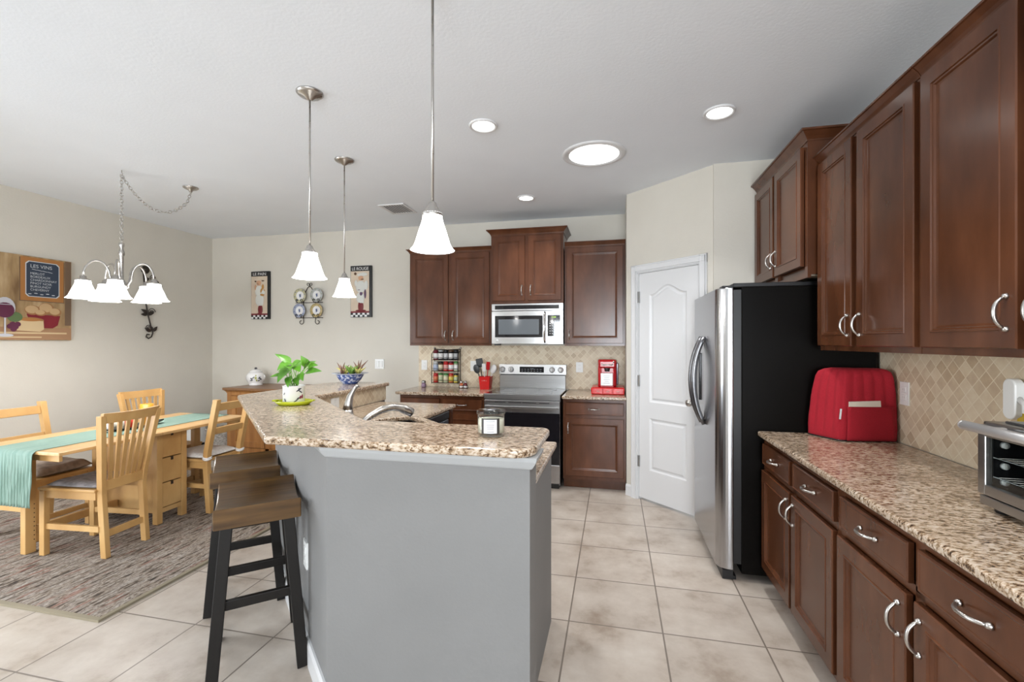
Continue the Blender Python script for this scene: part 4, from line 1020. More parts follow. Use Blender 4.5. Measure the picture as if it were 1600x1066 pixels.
for sh, sl_i, body, band, lid in jars:
    x = sx0 + 0.034 + sl_i * 0.0635; y = 5.028; z = shz[sh] + 0.002; r = 0.0285 + 0.0015 * ((sh * 5 + sl_i) % 3 - 1); h = 0.082 + 0.004 * ((sl_i * 3 + sh) % 3)
    t = thing('spice_jar', f'{body} spice jar with {lid} lid, {sl[sl_i]} on the rack\'s {sw_[sh]} shelf', 'spice jar', (x, y, z), 'spice jars on the wire rack')
    part('jar_body', M().lathe([(0, z), (r * 0.95, z), (r, z + 0.004), (r, z + h), (r * 0.8, z + h + 0.006), (0, z + h + 0.006)], (x, y, 0), n=18), mats_c[body], t)
    part('jar_label', M().lathe([(r + 0.0004, z + 0.016), (r + 0.0008, z + 0.017), (r + 0.0008, z + h - 0.015), (r + 0.0004, z + h - 0.014)], (x, y, 0), n=18, cap=False), mats_c[band], t)
    part('lid', M().lathe([(r * 0.92, z + h + 0.004), (r * 0.95, z + h + 0.008), (r * 0.95, z + h + 0.024), (0, z + h + 0.026)], (x, y, 0), n=18), mats_c[lid], t)
t = thing('glass_shaker', 'small purple and clear glass shaker standing left of the spice rack', 'shaker', (-2.16, 4.93, 0.914))
part('body', M().lathe([(0, 0.914), (0.026, 0.914), (0.030, 0.93), (0.026, 0.955), (0.020, 0.966), (0, 0.966)], (-2.16, 4.93, 0), n=18), mat('purple_glass', (0.30, 0.20, 0.28), 0.08), t)
part('cap', M().lathe([(0.022, 0.964), (0.026, 0.972), (0.022, 0.990), (0, 0.996)], (-2.16, 4.93, 0), n=18), m_steel, t)
t = thing('cruet_caddy', 'small wire caddy standing on the back worktop right of the spice rack', 'caddy', (-1.675, 4.93, 0.914))
m = M()
for k in range(2):
    m.tube([(-1.70 + 0.05 * k + 0.026 * math.cos(2 * PI * j / 16), 4.93 + 0.026 * math.sin(2 * PI * j / 16), 0.945) for j in range(16)], 0.002, 5, closed=True)
    m.tube([(-1.70 + 0.05 * k + 0.026 * math.cos(2 * PI * j / 16), 4.93 + 0.026 * math.sin(2 * PI * j / 16), 0.9165) for j in range(16)], 0.002, 5, closed=True)
for x in (-1.727, -1.674, -1.623): m.tube([(x, 4.93, 0.915), (x, 4.93, 0.995)], 0.0022, 6)
part('frame', m, m_iron, t)
for x, c, nm in ((-1.70, 'orange', 'amber filled glass shaker in the wire caddy'), (-1.65, 'maroon', 'dark red and white shaker in the wire caddy')):
    t = thing('glass_shaker', nm, 'shaker', (x, 4.93, 0.918))
    part('body', M().lathe([(0, 0.918), (0.021, 0.918), (0.021, 0.95), (0.014, 0.975), (0, 0.975)], (x, 4.93, 0), n=16), mats_c[c], t)
    part('cap', M().lathe([(0.015, 0.973), (0.017, 0.980), (0.013, 0.998), (0, 1.0)], (x, 4.93, 0), n=16), m_steel, t)
    part('jar_label', M().lathe([(0.0214, 0.922), (0.0218, 0.923), (0.0218, 0.94), (0.0214, 0.941)], (x, 4.93, 0), n=16, cap=False), mats_c['white'], t)
ux_, uy_ = -1.405, 4.905
t = thing('utensil_crock', 'square red utensil crock on the worktop beside the range', 'crock', (ux_, uy_, 0.914))
sq = lambda s_: round_poly([(ux_ - s_, uy_ - s_), (ux_ + s_, uy_ - s_), (ux_ + s_, uy_ + s_), (ux_ - s_, uy_ + s_)], [0.012] * 4, n=4)
m = M(); prev = None
for s_, z in ((0.055, 0.914), (0.067, 1.056), (0.063, 1.056), (0.052, 0.93)):
    rg = [m.bm.verts.new((x, y, z)) for x, y in sq(s_)]
    if prev:
        for i in range(len(rg)): m.bm.faces.new((prev[i], prev[(i + 1) % len(rg)], rg[(i + 1) % len(rg)], rg[i]))
    else: m.bm.faces.new(rg[::-1])
    prev = rg
m.bm.faces.new(prev); part('pot', m, m_red_bright, t)
m = M()
for k in range(3): m.box(ux_ - 0.030 + k * 0.022, ux_ - 0.014 + k * 0.022, uy_ - 0.0645, uy_ - 0.060, 1.008, 1.012 + 0.006 * (k % 2))
part('relief_script', m, mats_c['pink'], t)
def utensil(name, label, mcol, dx_, dy_, top, kind, mhead=None):
    p0 = Vector((ux_ + dx_ * 0.35, uy_ + dy_ * 0.35, 0.945)); p1 = Vector((ux_ + dx_, uy_ + dy_, top)); d_ = (p1 - p0).normalized()
    t = thing(name, label, 'utensil', p0, 'kitchen utensils in the red crock')
    part('handle', M().tube([p0, p0.lerp(p1, 0.6), p1], 0.0055, 8), mcol, t)
    ac = d_.cross(Vector((0, 1, 0))).normalized(); h = M()
    if kind == 'spoon':
        h.sphere((0, 0, 0), 0.036, sx=1.0, sy=0.28, sz=1.45)
    elif kind == 'turner':
        h.box(-0.040, 0.040, -0.003, 0.003, -0.050, 0.050, 0.003)
        
    else:
        h.box(-0.022, 0.022, -0.005, 0.005, -0.045, 0.045, 0.005)
    rot = Vector((0, 0, 1)).rotation_difference(d_).to_matrix().to_4x4()
    h.xform(Matrix.Translation(p1 + d_ * 0.035) @ rot); part('head', h, mhead or mcol, t)
m_grey_pl = mat('dark_grey_nylon', (0.03, 0.032, 0.035), 0.4)
utensil('slotted_turner', 'black slotted turner, tallest and leaning left in the red crock', m_black, -0.065, 0.0, 1.17, 'turner', m_grey_pl)
utensil('serving_spoon', 'black serving spoon, leaning far left and low in the red crock', m_black, -0.085, -0.03, 1.105, 'spoon', m_grey_pl)
utensil('spatula', 'white handled spatula in the middle of the red crock', mats_c['white'], -0.012, -0.02, 1.12, 'spat')
utensil('silicone_spatula', 'red silicone spatula standing upright in the red crock', m_red_gloss, 0.030, -0.02, 1.14, 'spat')
utensil('ladle', 'white ladle leaning right in the red crock', mats_c['white'], 0.075, 0.01, 1.105, 'spoon')

t = thing('pod_drawer', 'bright red coffee pod drawer under the red coffee maker', 'pod drawer', (-0.065, 4.78, 0.914))
part('case', M().box(-0.228, 0.098, 4.625, 4.93, 0.914, 0.985, 0.012, 3), m_red_bright, t)
for k in range(3):
    x = -0.205 + k * 0.096
    d = part('drawer', M().box(x, x + 0.090, 4.618, 4.628, 0.922, 0.978, 0.004), m_red_bright, t)
    part('handle', M().bar((x + 0.030, 4.612, 0.950), (x + 0.060, 4.612, 0.950), 0.012, 0.008, bev=0.003), mats_c['pink'], d)
t = thing('coffee_maker', 'red single-cup coffee maker standing on the pod drawer', 'coffee maker', (-0.070, 4.78, 0.985))
m = M().prism(round_poly([(-0.160, 4.68), (0.018, 4.68), (0.030, 4.86), (-0.172, 4.86)], [0.035, 0.035, 0.03, 0.03], n=6), 0.986, 1.262, bev=0.018, seg=4)
part('body', m, m_red_gloss, t)
part('head', M().box(-0.155, 0.014, 4.655, 4.78, 1.175, 1.258, 0.018, 3), m_red_gloss, t)
part('lid_handle', M().tube([(-0.125, 4.648, 1.222), (-0.120, 4.640, 1.212), (-0.020, 4.640, 1.212), (-0.015, 4.648, 1.222)], 0.006, 8), m_nickel, t)
part('brew_spout', M().lathe([(0.024, 1.145), (0.030, 1.178), (0, 1.178)], (-0.071, 4.668, 0), n=18), m_black, t)
part('drip_tray', M().box(-0.135, -0.005, 4.640, 4.70, 0.986, 1.002, 0.006), m_red_gloss, t)
part('water_tank', M().box(0.018, 0.040, 4.70, 4.85, 1.010, 1.230, 0.008), mat('smoky_plastic', (0.05, 0.03, 0.05), 0.1), t)
part('button', M().lathe([(0.009, 4.652), (0.009, 4.660), (0, 4.660)][::-1] + [(0, 4.652)], (-0.008, 0, 1.240), n=14, axis='Y'), m_nickel, t)
t = thing('mug_sign', 'white printed square panel leaning on the front of the red coffee maker', 'panel', (-0.075, 4.65, 1.004))
part('panel', M().box(-0.133, -0.017, 4.628, 4.638, 1.004, 1.128, 0.003), m_porcelain, t)
m = M()
for k, wdt in enumerate((0.07, 0.05, 0.06, 0.04, 0.06)): m.box(-0.075 - wdt / 2, -0.075 + wdt / 2, 4.6265, 4.6285, 1.098 - k * 0.018, 1.103 - k * 0.018)
part('print', m, mat('pale_print', (0.45, 0.47, 0.50), 0.5), t)

# ------------------------------------------------------------------ island top: plant, bowl, candle
px, py = -1.852, 2.345
t = thing('plant_tray', 'lime green oval tray under the potted pothos', 'tray', (px + 0.01, py - 0.01, 1.07))
part('dish', M().lathe([(0, 1.0705), (0.085, 1.0705), (0.095, 1.078), (0.112, 1.094), (0.108, 1.096), (0.088, 1.082), (0, 1.078)], (px + 0.005, py - 0.008, 0), n=32, sx=1.0, sy=0.78).rotz(0.22, (px, py, 0)), m_lime, t)
for s_ in (-1, 1):
    part('grip', M().box(-0.012, 0.012, -0.02, 0.02, -0.004, 0.006, 0.004).xform(Matrix.Translation((px + 0.005 + s_ * 0.108 * math.cos(0.22), py - 0.008 + s_ * 0.108 * math.sin(0.22), 1.094)) @ Matrix.Rotation(0.22, 4, 'Z')), m_lime, t)
t = thing('potted_pothos', 'bright green pothos in a white pot with dark painted flowers on the bar top', 'plant', (px, py, 1.078))
z0 = 1.0785
part('pot', M().lathe([(0, z0), (0.054, z0), (0.060, z0 + 0.006), (0.061, z0 + 0.100), (0.064, z0 + 0.104), (0.058, z0 + 0.106), (0.056, z0 + 0.09), (0, z0 + 0.085)], (px, py, 0), n=32), m_porcelain, t)
part('soil', M().lathe([(0.056, z0 + 0.086), (0.03, z0 + 0.093), (0, z0 + 0.094)], (px, py, 0), n=20), m_soil, t)
toc = math.atan2(-py, -px)                                 # bearing of the aisle side
def onpot(a, z): return (px + 0.0618 * math.cos(toc + a), py + 0.0618 * math.sin(toc + a), z0 + z)
def blob(m, a, z, ra, rz, rot=0.0, n=10):
    m.shape([(a + (ra * math.cos(rot) * math.cos(q) - rz * math.sin(rot) * math.sin(q)) / 0.0618, z + ra * math.sin(rot) * math.cos(q) + rz * math.cos(rot) * math.sin(q)) for q in [2 * PI * k / n for k in range(n)]], onpot)
m = M()
for a, z, ra, rz, ro in ((0.42, 0.080, 0.016, 0.004, 0.5), (0.62, 0.070, 0.014, 0.004, -0.6), (0.55, 0.088, 0.012, 0.003, 0.1), (0.30, 0.026, 0.018, 0.004, 0.7), (0.48, 0.034, 0.014, 0.005, 0.2), (0.10, 0.016, 0.014, 0.003, 0.5), (-0.85, 0.024, 0.012, 0.006, -0.9), (-0.95, 0.060, 0.010, 0.004, 0.9)): blob(m, a, z, ra, rz, ro)
part('pot_motif', m, m_ink, t, normals=False)
m = M(); blob(m, 0.82, 0.042, 0.006, 0.013); blob(m, 0.62, 0.038, 0.007, 0.010); part('pot_flower', m, m_wine, t, normals=False)
Rv, Uv, Fv = Vector((0.9756, 0.2195, 0)), Vector((0, 0, 1)), Vector((0.2195, -0.9756, 0))
def leaf(m, base, tip, wd, fold=0.25, droop=0.10, face=None):
    base, tip = Vector(base), Vector(tip); d = tip - base; L_ = d.length; d.normalize()
    fc = (face if face is not None else (Fv * 0.75 + Uv * 0.65 + Rv * random.uniform(-0.3, 0.3))).normalized()
    sd = d.cross(fc).normalized(); up = sd.cross(d)
    rows = []; n = 9
    for i in range(n + 1):
        s_ = i / n; wv = wd * (math.sin(PI * min(1, s_ ** 0.62 * 0.96 + 0.04)) ** 0.8) * (1 - 0.25 * s_)
        if i == n: wv = 0.0006
        c = base + d * L_ * s_ + up * (0.5 * droop * L_ * math.sin(PI * s_) - droop * L_ * s_ * s_)
        rows.append([m.bm.verts.new(c + sd * wv * q + up * fold * wv * abs(q)) for q in (-1, -0.5, 0, 0.5, 1)])
    for a, b in zip(rows, rows[1:]):
        for k in range(4):
            f = m.bm.faces.new((a[k], a[k + 1], b[k + 1], b[k])); f.smooth = True
def pp(u, v, dep=0.0):                                     # around the pot: right, up, towards the aisle (metres)
    return Vector((px, py, z0 + 0.09)) + Rv * u + Uv * v + Fv * dep
LV = [  # base, tip, width
    (pp(-0.008, 0.150, 0.02), pp(-0.085, 0.205, 0.05), 0.024), (pp(0.000, 0.150, 0.03), pp(-0.050, 0.115, 0.10), 0.040), (pp(0.005, 0.135, 0.04), pp(0.030, 0.125, 0.11), 0.036),
    (pp(-0.01, 0.105, 0.05), pp(-0.045, 0.045, 0.11), 0.036), (pp(-0.03, 0.080, 0.03), pp(-0.105, 0.075, 0.07), 0.018), (pp(0.00, 0.070, 0.05), pp(0.012, 0.015, 0.10), 0.024),
    (pp(0.03, 0.140, 0.02), pp(0.075, 0.105, 0.09), 0.034), (pp(0.075, 0.130, -0.01), pp(0.052, 0.190, 0.02), 0.026), (pp(0.075, 0.125, 0.0), pp(0.105, 0.165, 0.05), 0.030),
    (pp(0.085, 0.120, 0.0), pp(0.155, 0.140, 0.04), 0.026), (pp(0.085, 0.095, 0.02), pp(0.185, 0.108, 0.06), 0.026), (pp(-0.03, 0.115, 0.0), pp(-0.085, 0.100, 0.02), 0.020),
    (pp(0.05, 0.085, 0.03), pp(0.085, 0.050, 0.07), 0.024), (pp(0.01, 0.12, -0.04), pp(-0.03, 0.17, -0.09), 0.032), (pp(0.05, 0.12, -0.04), pp(0.09, 0.16, -0.10), 0.032), (pp(-0.03, 0.10, -0.03), pp(-0.09, 0.12, -0.08), 0.030), (pp(0.02, 0.06, 0.03), pp(0.055, 0.025, 0.06), 0.020)]
for b, tp, wd in LV:
    m = M(); leaf(m, b, tp, wd); part('leaf', m, m_leaf, t, normals=False)
m = M()
for k, (b, tp, wd) in enumerate(LV):
    s0 = Vector((px, py, z0 + 0.088)) + Rv * random.uniform(-0.03, 0.035) + Fv * random.uniform(-0.02, 0.03)
    m.tube([s0, s0.lerp(b, 0.5) + Uv * 0.012 + (b - s0) * 0.05, b], 0.0022, 6)
part('stems', m, m_stem, t)

bx_, by_ = -2.285, 3.62
t = thing('painted_bowl', 'blue and white painted bowl with a wide rim on the bar top', 'bowl', (bx_, by_, 1.07))
m_bluewhite = noise_mat('blue_painted_ceramic', 45, [(0.42, (0.55, 0.60, 0.72)), (0.50, (0.09, 0.14, 0.36)), (0.60, (0.05, 0.09, 0.28))], 0.15, detail=2)
part('body', M().lathe([(0, 1.0705), (0.062, 1.0705), (0.066, 1.080), (0.092, 1.105), (0.112, 1.138), (0.118, 1.158), (0.112, 1.160), (0.10, 1.135), (0, 1.10)], (bx_, by_, 0), n=36), m_bluewhite, t)
part('rim', M().lathe([(0.112, 1.158), (0.118, 1.154), (0.155, 1.163), (0.157, 1.166), (0.118, 1.161)], (bx_, by_, 0), n=36, cap=False), mat('pale_blue_glaze', (0.55, 0.60, 0.70), 0.15), t)
t = thing('succulents', 'green and yellow spiky succulents planted in the blue bowl', 'plant', (bx_, by_, 1.14))
part('soil', M().lathe([(0.105, 1.142), (0.06, 1.150), (0, 1.152)], (bx_, by_, 0), n=20), m_soil, t)
ms = [mat('succulent_green', (0.16, 0.30, 0.05), 0.45), mat('succulent_yellow', (0.55, 0.50, 0.14), 0.45), mat('succulent_maroon', (0.22, 0.12, 0.08), 0.45)]
for c, (ox, oy, hh, n_, mi) in enumerate(((0.03, -0.03, 0.085, 11, 0), (-0.05, 0.0, 0.06, 10, 1), (0.075, 0.01, 0.07, 9, 1), (0.0, 0.05, 0.08, 9, 0), (0.055, 0.045, 0.12, 5, 2), (-0.06, -0.03, 0.10, 4, 2))):
    m = M()
    for k in range(n_):
        a = 2 * PI * k / n_ + c; ln = hh * random.uniform(0.8, 1.15); out = 0.035 + 0.03 * (k % 3) / 2
        b = Vector((bx_ + ox, by_ + oy, 1.148))
        m.tube([b, b + Vector((math.cos(a) * out * 0.5, math.sin(a) * out * 0.5, ln * 0.6)), b + Vector((math.cos(a) * out * 1.3, math.sin(a) * out * 1.3, ln))], [0.007, 0.009, 0.0008], 7)
    part('rosette', m, ms[mi], t)

kx, ky = -0.478, 1.745
t = thing('jar_candle', 'glass jar candle with a dark and white label on the bar top', 'candle', (kx, ky, 1.07))
part('jar', M().lathe([(0, 1.0705), (0.048, 1.0705), (0.0525, 1.076), (0.0535, 1.085), (0.0535, 1.152), (0.0515, 1.152), (0.0515, 1.084), (0, 1.083)], (kx, ky, 0), n=40), m_glass, t)
part('wax', M().lathe([(0, 1.0835), (0.0508, 1.0845), (0.0508, 1.135), (0, 1.135)], (kx, ky, 0), n=36), mat('cream_wax', (0.72, 0.68, 0.58), 0.5), t)
part('lid', M().lathe([(0, 1.152), (0.050, 1.152), (0.050, 1.157), (0.0575, 1.158), (0.0575, 1.168), (0.050, 1.171), (0, 1.169)], (kx, ky, 0), n=40), m_glass, t)
part('lid_disc', M().lathe([(0, 1.1715), (0.030, 1.1715), (0.031, 1.174), (0, 1.175)], (kx, ky, 0), n=30), m_steel_dark, t)
tk = math.atan2(-ky, -kx) - 0.05
def onjar(r):
    return lambda a, z: (kx + r * math.cos(tk + a / r), ky + r * math.sin(tk + a / r), 1.0715 + z)
def patch(m, a0, a1, z0_, z1_, r, n=10):
    fn = onjar(r)
    for i in range(n):
        p_, q_ = a0 + (a1 - a0) * i / n, a0 + (a1 - a0) * (i + 1) / n
        m.shape([(p_, z0_), (q_, z0_), (q_, z1_), (p_, z1_)], fn)
    return m
part('label', patch(M(), -0.038, 0.038, 0.012, 0.072, 0.0540), mat('charcoal_label', (0.035, 0.032, 0.03), 0.5), t, 'dark label', normals=False)
part('label_panel', patch(M(), -0.027, 0.026, 0.015, 0.068, 0.0544), m_white_mark, t, 'white label panel', normals=False)
m = M()
for z, wd in ((0.060, 0.017), (0.046, 0.015), (0.039, 0.014), (0.032, 0.013), (0.020, 0.014)): patch(m, -wd, wd, z, z + 0.0028, 0.0547, 6)
part('label_print', m, m_grey_mark, t, normals=False)

# ------------------------------------------------------------------ bar stools
def stool(label):
    t = thing('bar_stool', label, 'stool', (0, 0, 0), 'saddle seat bar stools at the island')
    hl, hw = 0.205, 0.165; poly = []
    for k in range(17):
        q = k / 16 * 2 - 1; poly.append((q * hl, 0.752 - 0.042 * (1 - q * q) ** 0.9))
    poly = [(-hl, 0.668), (hl, 0.668)] + poly[::-1]
    m = M().prism(poly, -hw, hw, bev=0.005, seg=2)
    for v in m.bm.verts: v.co = Vector((v.co.z, v.co.x, v.co.y))
    part('seat', m, m_stool_seat, t)
    top = {}; ft = {}
    for i in (-1, 1):
        for j in (-1, 1):
            a = Vector((i * 0.118, j * 0.135, 0.668)); b = Vector((i * 0.172, j * 0.190, 0.0)); top[i, j], ft[i, j] = a, b
            mm = M().bar(b, a, 0.046, 0.046, (0, 1, 0), bev=0.003)
            part('leg', mm, m_stool_leg, t)
    for j in (-1, 1):
        p0, p1 = ft[-1, j].lerp(top[-1, j], 0.5), ft[1, j].lerp(top[1, j], 0.5)
        part('stretcher', M().bar(p0, p1, 0.022, 0.040, bev=0.003), m_stool_leg, t)
    for i in (-1, 1):
        p0, p1 = ft[i, -1].lerp(top[i, -1], 0.30), ft[i, 1].lerp(top[i, 1], 0.30)
        part('stretcher', M().bar(p0, p1, 0.022, 0.036, bev=0.003), m_stool_leg, t)
    return t
s1 = stool('saddle seat bar stool with black legs nearest the camera, beside the island')
s2 = copy_tree(s1); s2['label'] = 'saddle seat bar stool behind the nearest one, under the corner of the bar top'
place(s1, (-1.612, 1.800, 0), math.radians(42.5)); place(s2, (-2.080, 2.235, 0), math.radians(42.5))

# ------------------------------------------------------------------ dining area
m = M().box(-5.05, -2.585, 1.815, 4.30, 0.0, 0.012, 0.004); m.mi = 1
m.sweep([(-5.05, 1.815), (-2.585, 1.815), (-2.585, 4.30), (-5.05, 4.30)], [(-0.016, 0), (0.006, 0), (0.006, 0.013), (-0.016, 0.015)], closed=True)
solo('area_rug', m, [m_rug, m_rug_edge], 'multicoloured brown striped area rug under the dining table', 'rug')
RG = 0.0135
tx0, tx1, ty0, ty1 = -4.20, -3.405, 2.165, 3.675
t = thing('gateleg_table', 'light pine gateleg dining table with a drawer column in the middle', 'table', (-3.80, 2.97, RG))
for a, b in ((ty0, 2.838), (2.842, 3.098), (3.102, ty1)):
    part('table_leaf', M().box(tx0, tx1, a, b, 0.719, 0.741, 0.004), m_pine_top, t)
for y in (ty0 + 0.035, ty1 - 0.055): part('apron', M().box(tx0 + 0.05, tx1 - 0.055, y, y + 0.02, 0.672, 0.719, 0.002), m_pine, t)
bx0, bx1, by0, by1 = -4.125, -3.468, 2.845, 3.098
part('side_panel', M().box(bx0 + 0.02, bx1 - 0.012, by0 + 0.006, by0 + 0.024, 0.10, 0.719), m_pine, t)
part('side_panel', M().box(bx0 + 0.02, bx1 - 0.012, by1 - 0.024, by1 - 0.006, 0.10, 0.719), m_pine, t)
for x in (bx0, bx1 - 0.046):
    for y in (by0, by1 - 0.046):
        part('leg', M().box(x, x + 0.046, y, y + 0.046, RG, 0.719, 0.003), m_pine, t)
for fx_, sg in ((bx1, 1), (bx0, -1)):
    part('bottom_rail', M().box(min(fx_ - sg * 0.006, fx_ - sg * 0.026), max(fx_ - sg * 0.006, fx_ - sg * 0.026), by0 + 0.046, by1 - 0.046, 0.095, 0.130), m_pine, t)
    for z in (0.135, 0.331, 0.527):
        d = part('drawer', M().box(min(fx_ - sg * 0.004, fx_ - sg * 0.30), max(fx_ - sg * 0.004, fx_ - sg * 0.30), by0 + 0.048, by1 - 0.048, z, z + 0.188, 0.003), m_pine, t)
        yc = (by0 + by1) / 2
        part('finger_notch', M().box(min(fx_ - sg * 0.0035, fx_ - sg * 0.012), max(fx_ - sg * 0.0035, fx_ - sg * 0.012), yc - 0.011, yc + 0.011, z + 0.163, z + 0.189), m_cab_in, d, 'dark finger notch')
for gy, py_ in ((2.285, 2.845), (3.545, 3.098)):
    g = part('gate_leg', M().box(-3.892, -3.845, gy - 0.03, gy + 0.03, RG, 0.715, 0.003), m_pine, t)
    part('gate_rail', M().box(-3.885, -3.855, min(gy, py_), max(gy, py_), 0.640, 0.700, 0.003), m_pine, g)
    part('gate_rail', M().box(-3.885, -3.855, min(gy, py_), max(gy, py_), 0.130, 0.185, 0.003), m_pine, g)
    mm = M()
    for k in range(9): mm.lathe([(0.0035, -3.844), (0.0035, -3.846), (0, -3.846)][::-1] + [(0, -3.8445)], (0, gy + 0.018, 0.10 + k * 0.03), n=8, axis='X')
    part('peg_holes', mm, m_cab_in, g)
# runner with a rippled overhang
m_runner = noise_mat('aqua_runner', 5, [(0.3, (0.165, 0.265, 0.215)), (0.7, (0.245, 0.345, 0.29))], 0.85, stretch=(14, 1, 1), bump=0.3, bscale=12)
m = M(); prof = []
yy = 3.66
while yy > 2.175: prof.append((yy, 0.7435)); yy -= 0.06
prof += [(2.168, 0.7432), (2.158, 0.738), (2.154, 0.725)] + [(2.152 - 0.004 * k / 12 + 0.0, 0.71 - 0.325 * k / 12) for k in range(13)]
rows = []; NX = 110
for (y, z) in prof:
    row = []
    for i in range(NX + 1):
        x = -4.005 + 0.405 * i / NX; hang = max(0, 0.735 - z) / 0.35
        o = 0.005 * (math.sin(i / NX * 2 * PI * 14 + 0.8 * math.sin(z * 25)) + 0.4 * math.sin(i / NX * 2 * PI * 31)) * min(1, hang * 2); e = 0.02 * hang * ((i / NX) - 0.5) * (-1)
        row.append(m.bm.verts.new((x + e, y - abs(o) * 0 + o - (0.006 if hang > 0 else 0), z + 0.0006 * math.sin(i * 1.4) - 0.025 * hang * (1 if i == NX else 0) * 0)))
    rows.append(row)
for a, b in zip(rows, rows[1:]):
    for i in range(NX):
        f = m.bm.faces.new((a[i], a[i + 1], b[i + 1], b[i])); f.smooth = True
rn = solo('table_runner', m, m_runner, 'aqua table runner hanging over the near end of the dining table', 'table runner', normals=False)
sm = rn.modifiers.new('thickness', 'SOLIDIFY'); sm.thickness = 0.0022; sm.offset = 0
# candles on a dark leaf shaped tray
t = thing('candle_tray', 'long dark leaf shaped tray on the table runner', 'tray', (-3.80, 2.925, 0.745))
m = M(); N1 = 20; rows = []
for i in range(N1 + 1):
    q = i / N1 * 2 - 1; wv = max(0.004, 0.085 * (1 - abs(q) ** 2.4)); y = 2.925 + q * 0.25; lift = 0.016 * abs(q) ** 3
    rows.append([m.bm.verts.new((-3.80 + wv * s_, y, 0.7475 + lift + 0.012 * abs(s_) ** 3)) for s_ in (-1, -0.6, 0, 0.6, 1)])
for a, b in zip(rows, rows[1:]):
    for k in range(4): f = m.bm.faces.new((a[k], a[k + 1], b[k + 1], b[k])); f.smooth = True
dsh = part('dish', m, mat('dark_green_bronze', (0.02, 0.025, 0.02), 0.35), t, normals=False)
sm = dsh.modifiers.new('thickness', 'SOLIDIFY'); sm.thickness = 0.004; sm.offset = 1
def candle(x, y, r, h, col, label):
    t = thing('pillar_candle', label, 'candle', (x, y, 0.752), 'candles on the dark tray')
    part('wax', M().lathe([(0, 0.7525), (r, 0.7525), (r, 0.752 + h), (r * 0.8, 0.752 + h - 0.004), (0, 0.752 + h - 0.006)], (x, y, 0), n=24), col, t)
    part('wick', M().tube([(x, y, 0.752 + h - 0.008), (x + 0.001, y, 0.752 + h + 0.006)], 0.0012, 6), m_black, t)
mo = noise_mat('orange_wax', 3, [(0.4, (0.70, 0.25, 0.02)), (0.6, (0.80, 0.36, 0.03))], 0.4)
candle(-3.80, 3.030, 0.045, 0.172, mo, 'tall orange pillar candle on the dark tray')
candle(-3.80, 2.900, 0.040, 0.085, mat('red_wax', (0.50, 0.03, 0.01), 0.4), 'short red candle in the middle of the dark tray')
candle(-3.80, 2.815, 0.032, 0.075, mat('ivory_wax', (0.70, 0.66, 0.56), 0.4), 'ivory candle next to the red candle on the dark tray')
candle(-3.80, 2.745, 0.028, 0.075, mat('white_wax', (0.78, 0.76, 0.72), 0.4), 'small white candle at the near end of the dark tray')
# chairs: local frame faces +X, back posts near x = 0
def slat_chair(label):
    t = thing('slat_back_chair', label, 'chair', (0, 0, 0), 'slat back pine dining chairs')
    b0, b1, RK = 0.140, 0.198, 0.065
    for s_ in (-1, 1):
        part('leg', M().beam([(-0.030, s_ * b0, 0), (0.0, s_ * b0, 0.42), (-0.008, s_ * (b0 + 0.008), 0.52), (-RK, s_ * b1, 0.945)], 0.042, 0.034), m_pine, t)
        part('leg', M().beam([(0.425, s_ * 0.158, 0), (0.425, s_ * 0.158, 0.435)], 0.040, 0.036), m_pine, t)
        part('side_rail', M().box(0.02, 0.41, s_ * 0.155 - 0.010, s_ * 0.155 + 0.010, 0.385, 0.440), m_pine, t)
        part('stretcher', M().box(0.0, 0.415, s_ * 0.155 - 0.009, s_ * 0.155 + 0.009, 0.175, 0.212), m_pine, t)
    part('front_rail', M().box(0.412, 0.436, -0.145, 0.145, 0.385, 0.440), m_pine, t)
    part('rear_stretcher', M().box(-0.026, -0.006, -0.145, 0.145, 0.130, 0.172), m_pine, t)
    part('seat', M().box(0.010, 0.455, -0.178, 0.178, 0.436, 0.456, 0.005), m_pine, t)
    m = M(); pr = None
    for i in range(13):
        q = i / 12 * 2 - 1; y = q * b1; cx_ = -RK + 0.020 * q * q - 0.022
        rg = [m.bm.verts.new((cx_ + a - 0.25 * (z_ - 0.93), y, z_)) for a, z_ in ((-0.012, 0.893), (0.012, 0.893), (0.012, 0.956 + 0.006 * q * q), (-0.012, 0.956 + 0.006 * q * q))]
        if pr:
            for k in range(4): m.bm.faces.new((pr[k], pr[(k + 1) % 4], rg[(k + 1) % 4], rg[k]))
        else: m.bm.faces.new(rg[::-1])
        pr = rg
    m.bm.faces.new(pr); part('top_rail', m, m_pine, t)
    part('lower_rail', M().box(-0.022, 0.004, -b0, b0, 0.440, 0.505, 0.003), m_pine, t)
    for k in range(6):
        q = (k + 1) / 7 * 2 - 1
        part('slat', M().bar((-0.010, q * b0 * 0.95, 0.50), (-RK - 0.012 + 0.020 * q * q, q * b1 * 0.96, 0.905), 0.026, 0.012, (1, 0, 0)), m_pine, t)
    return t
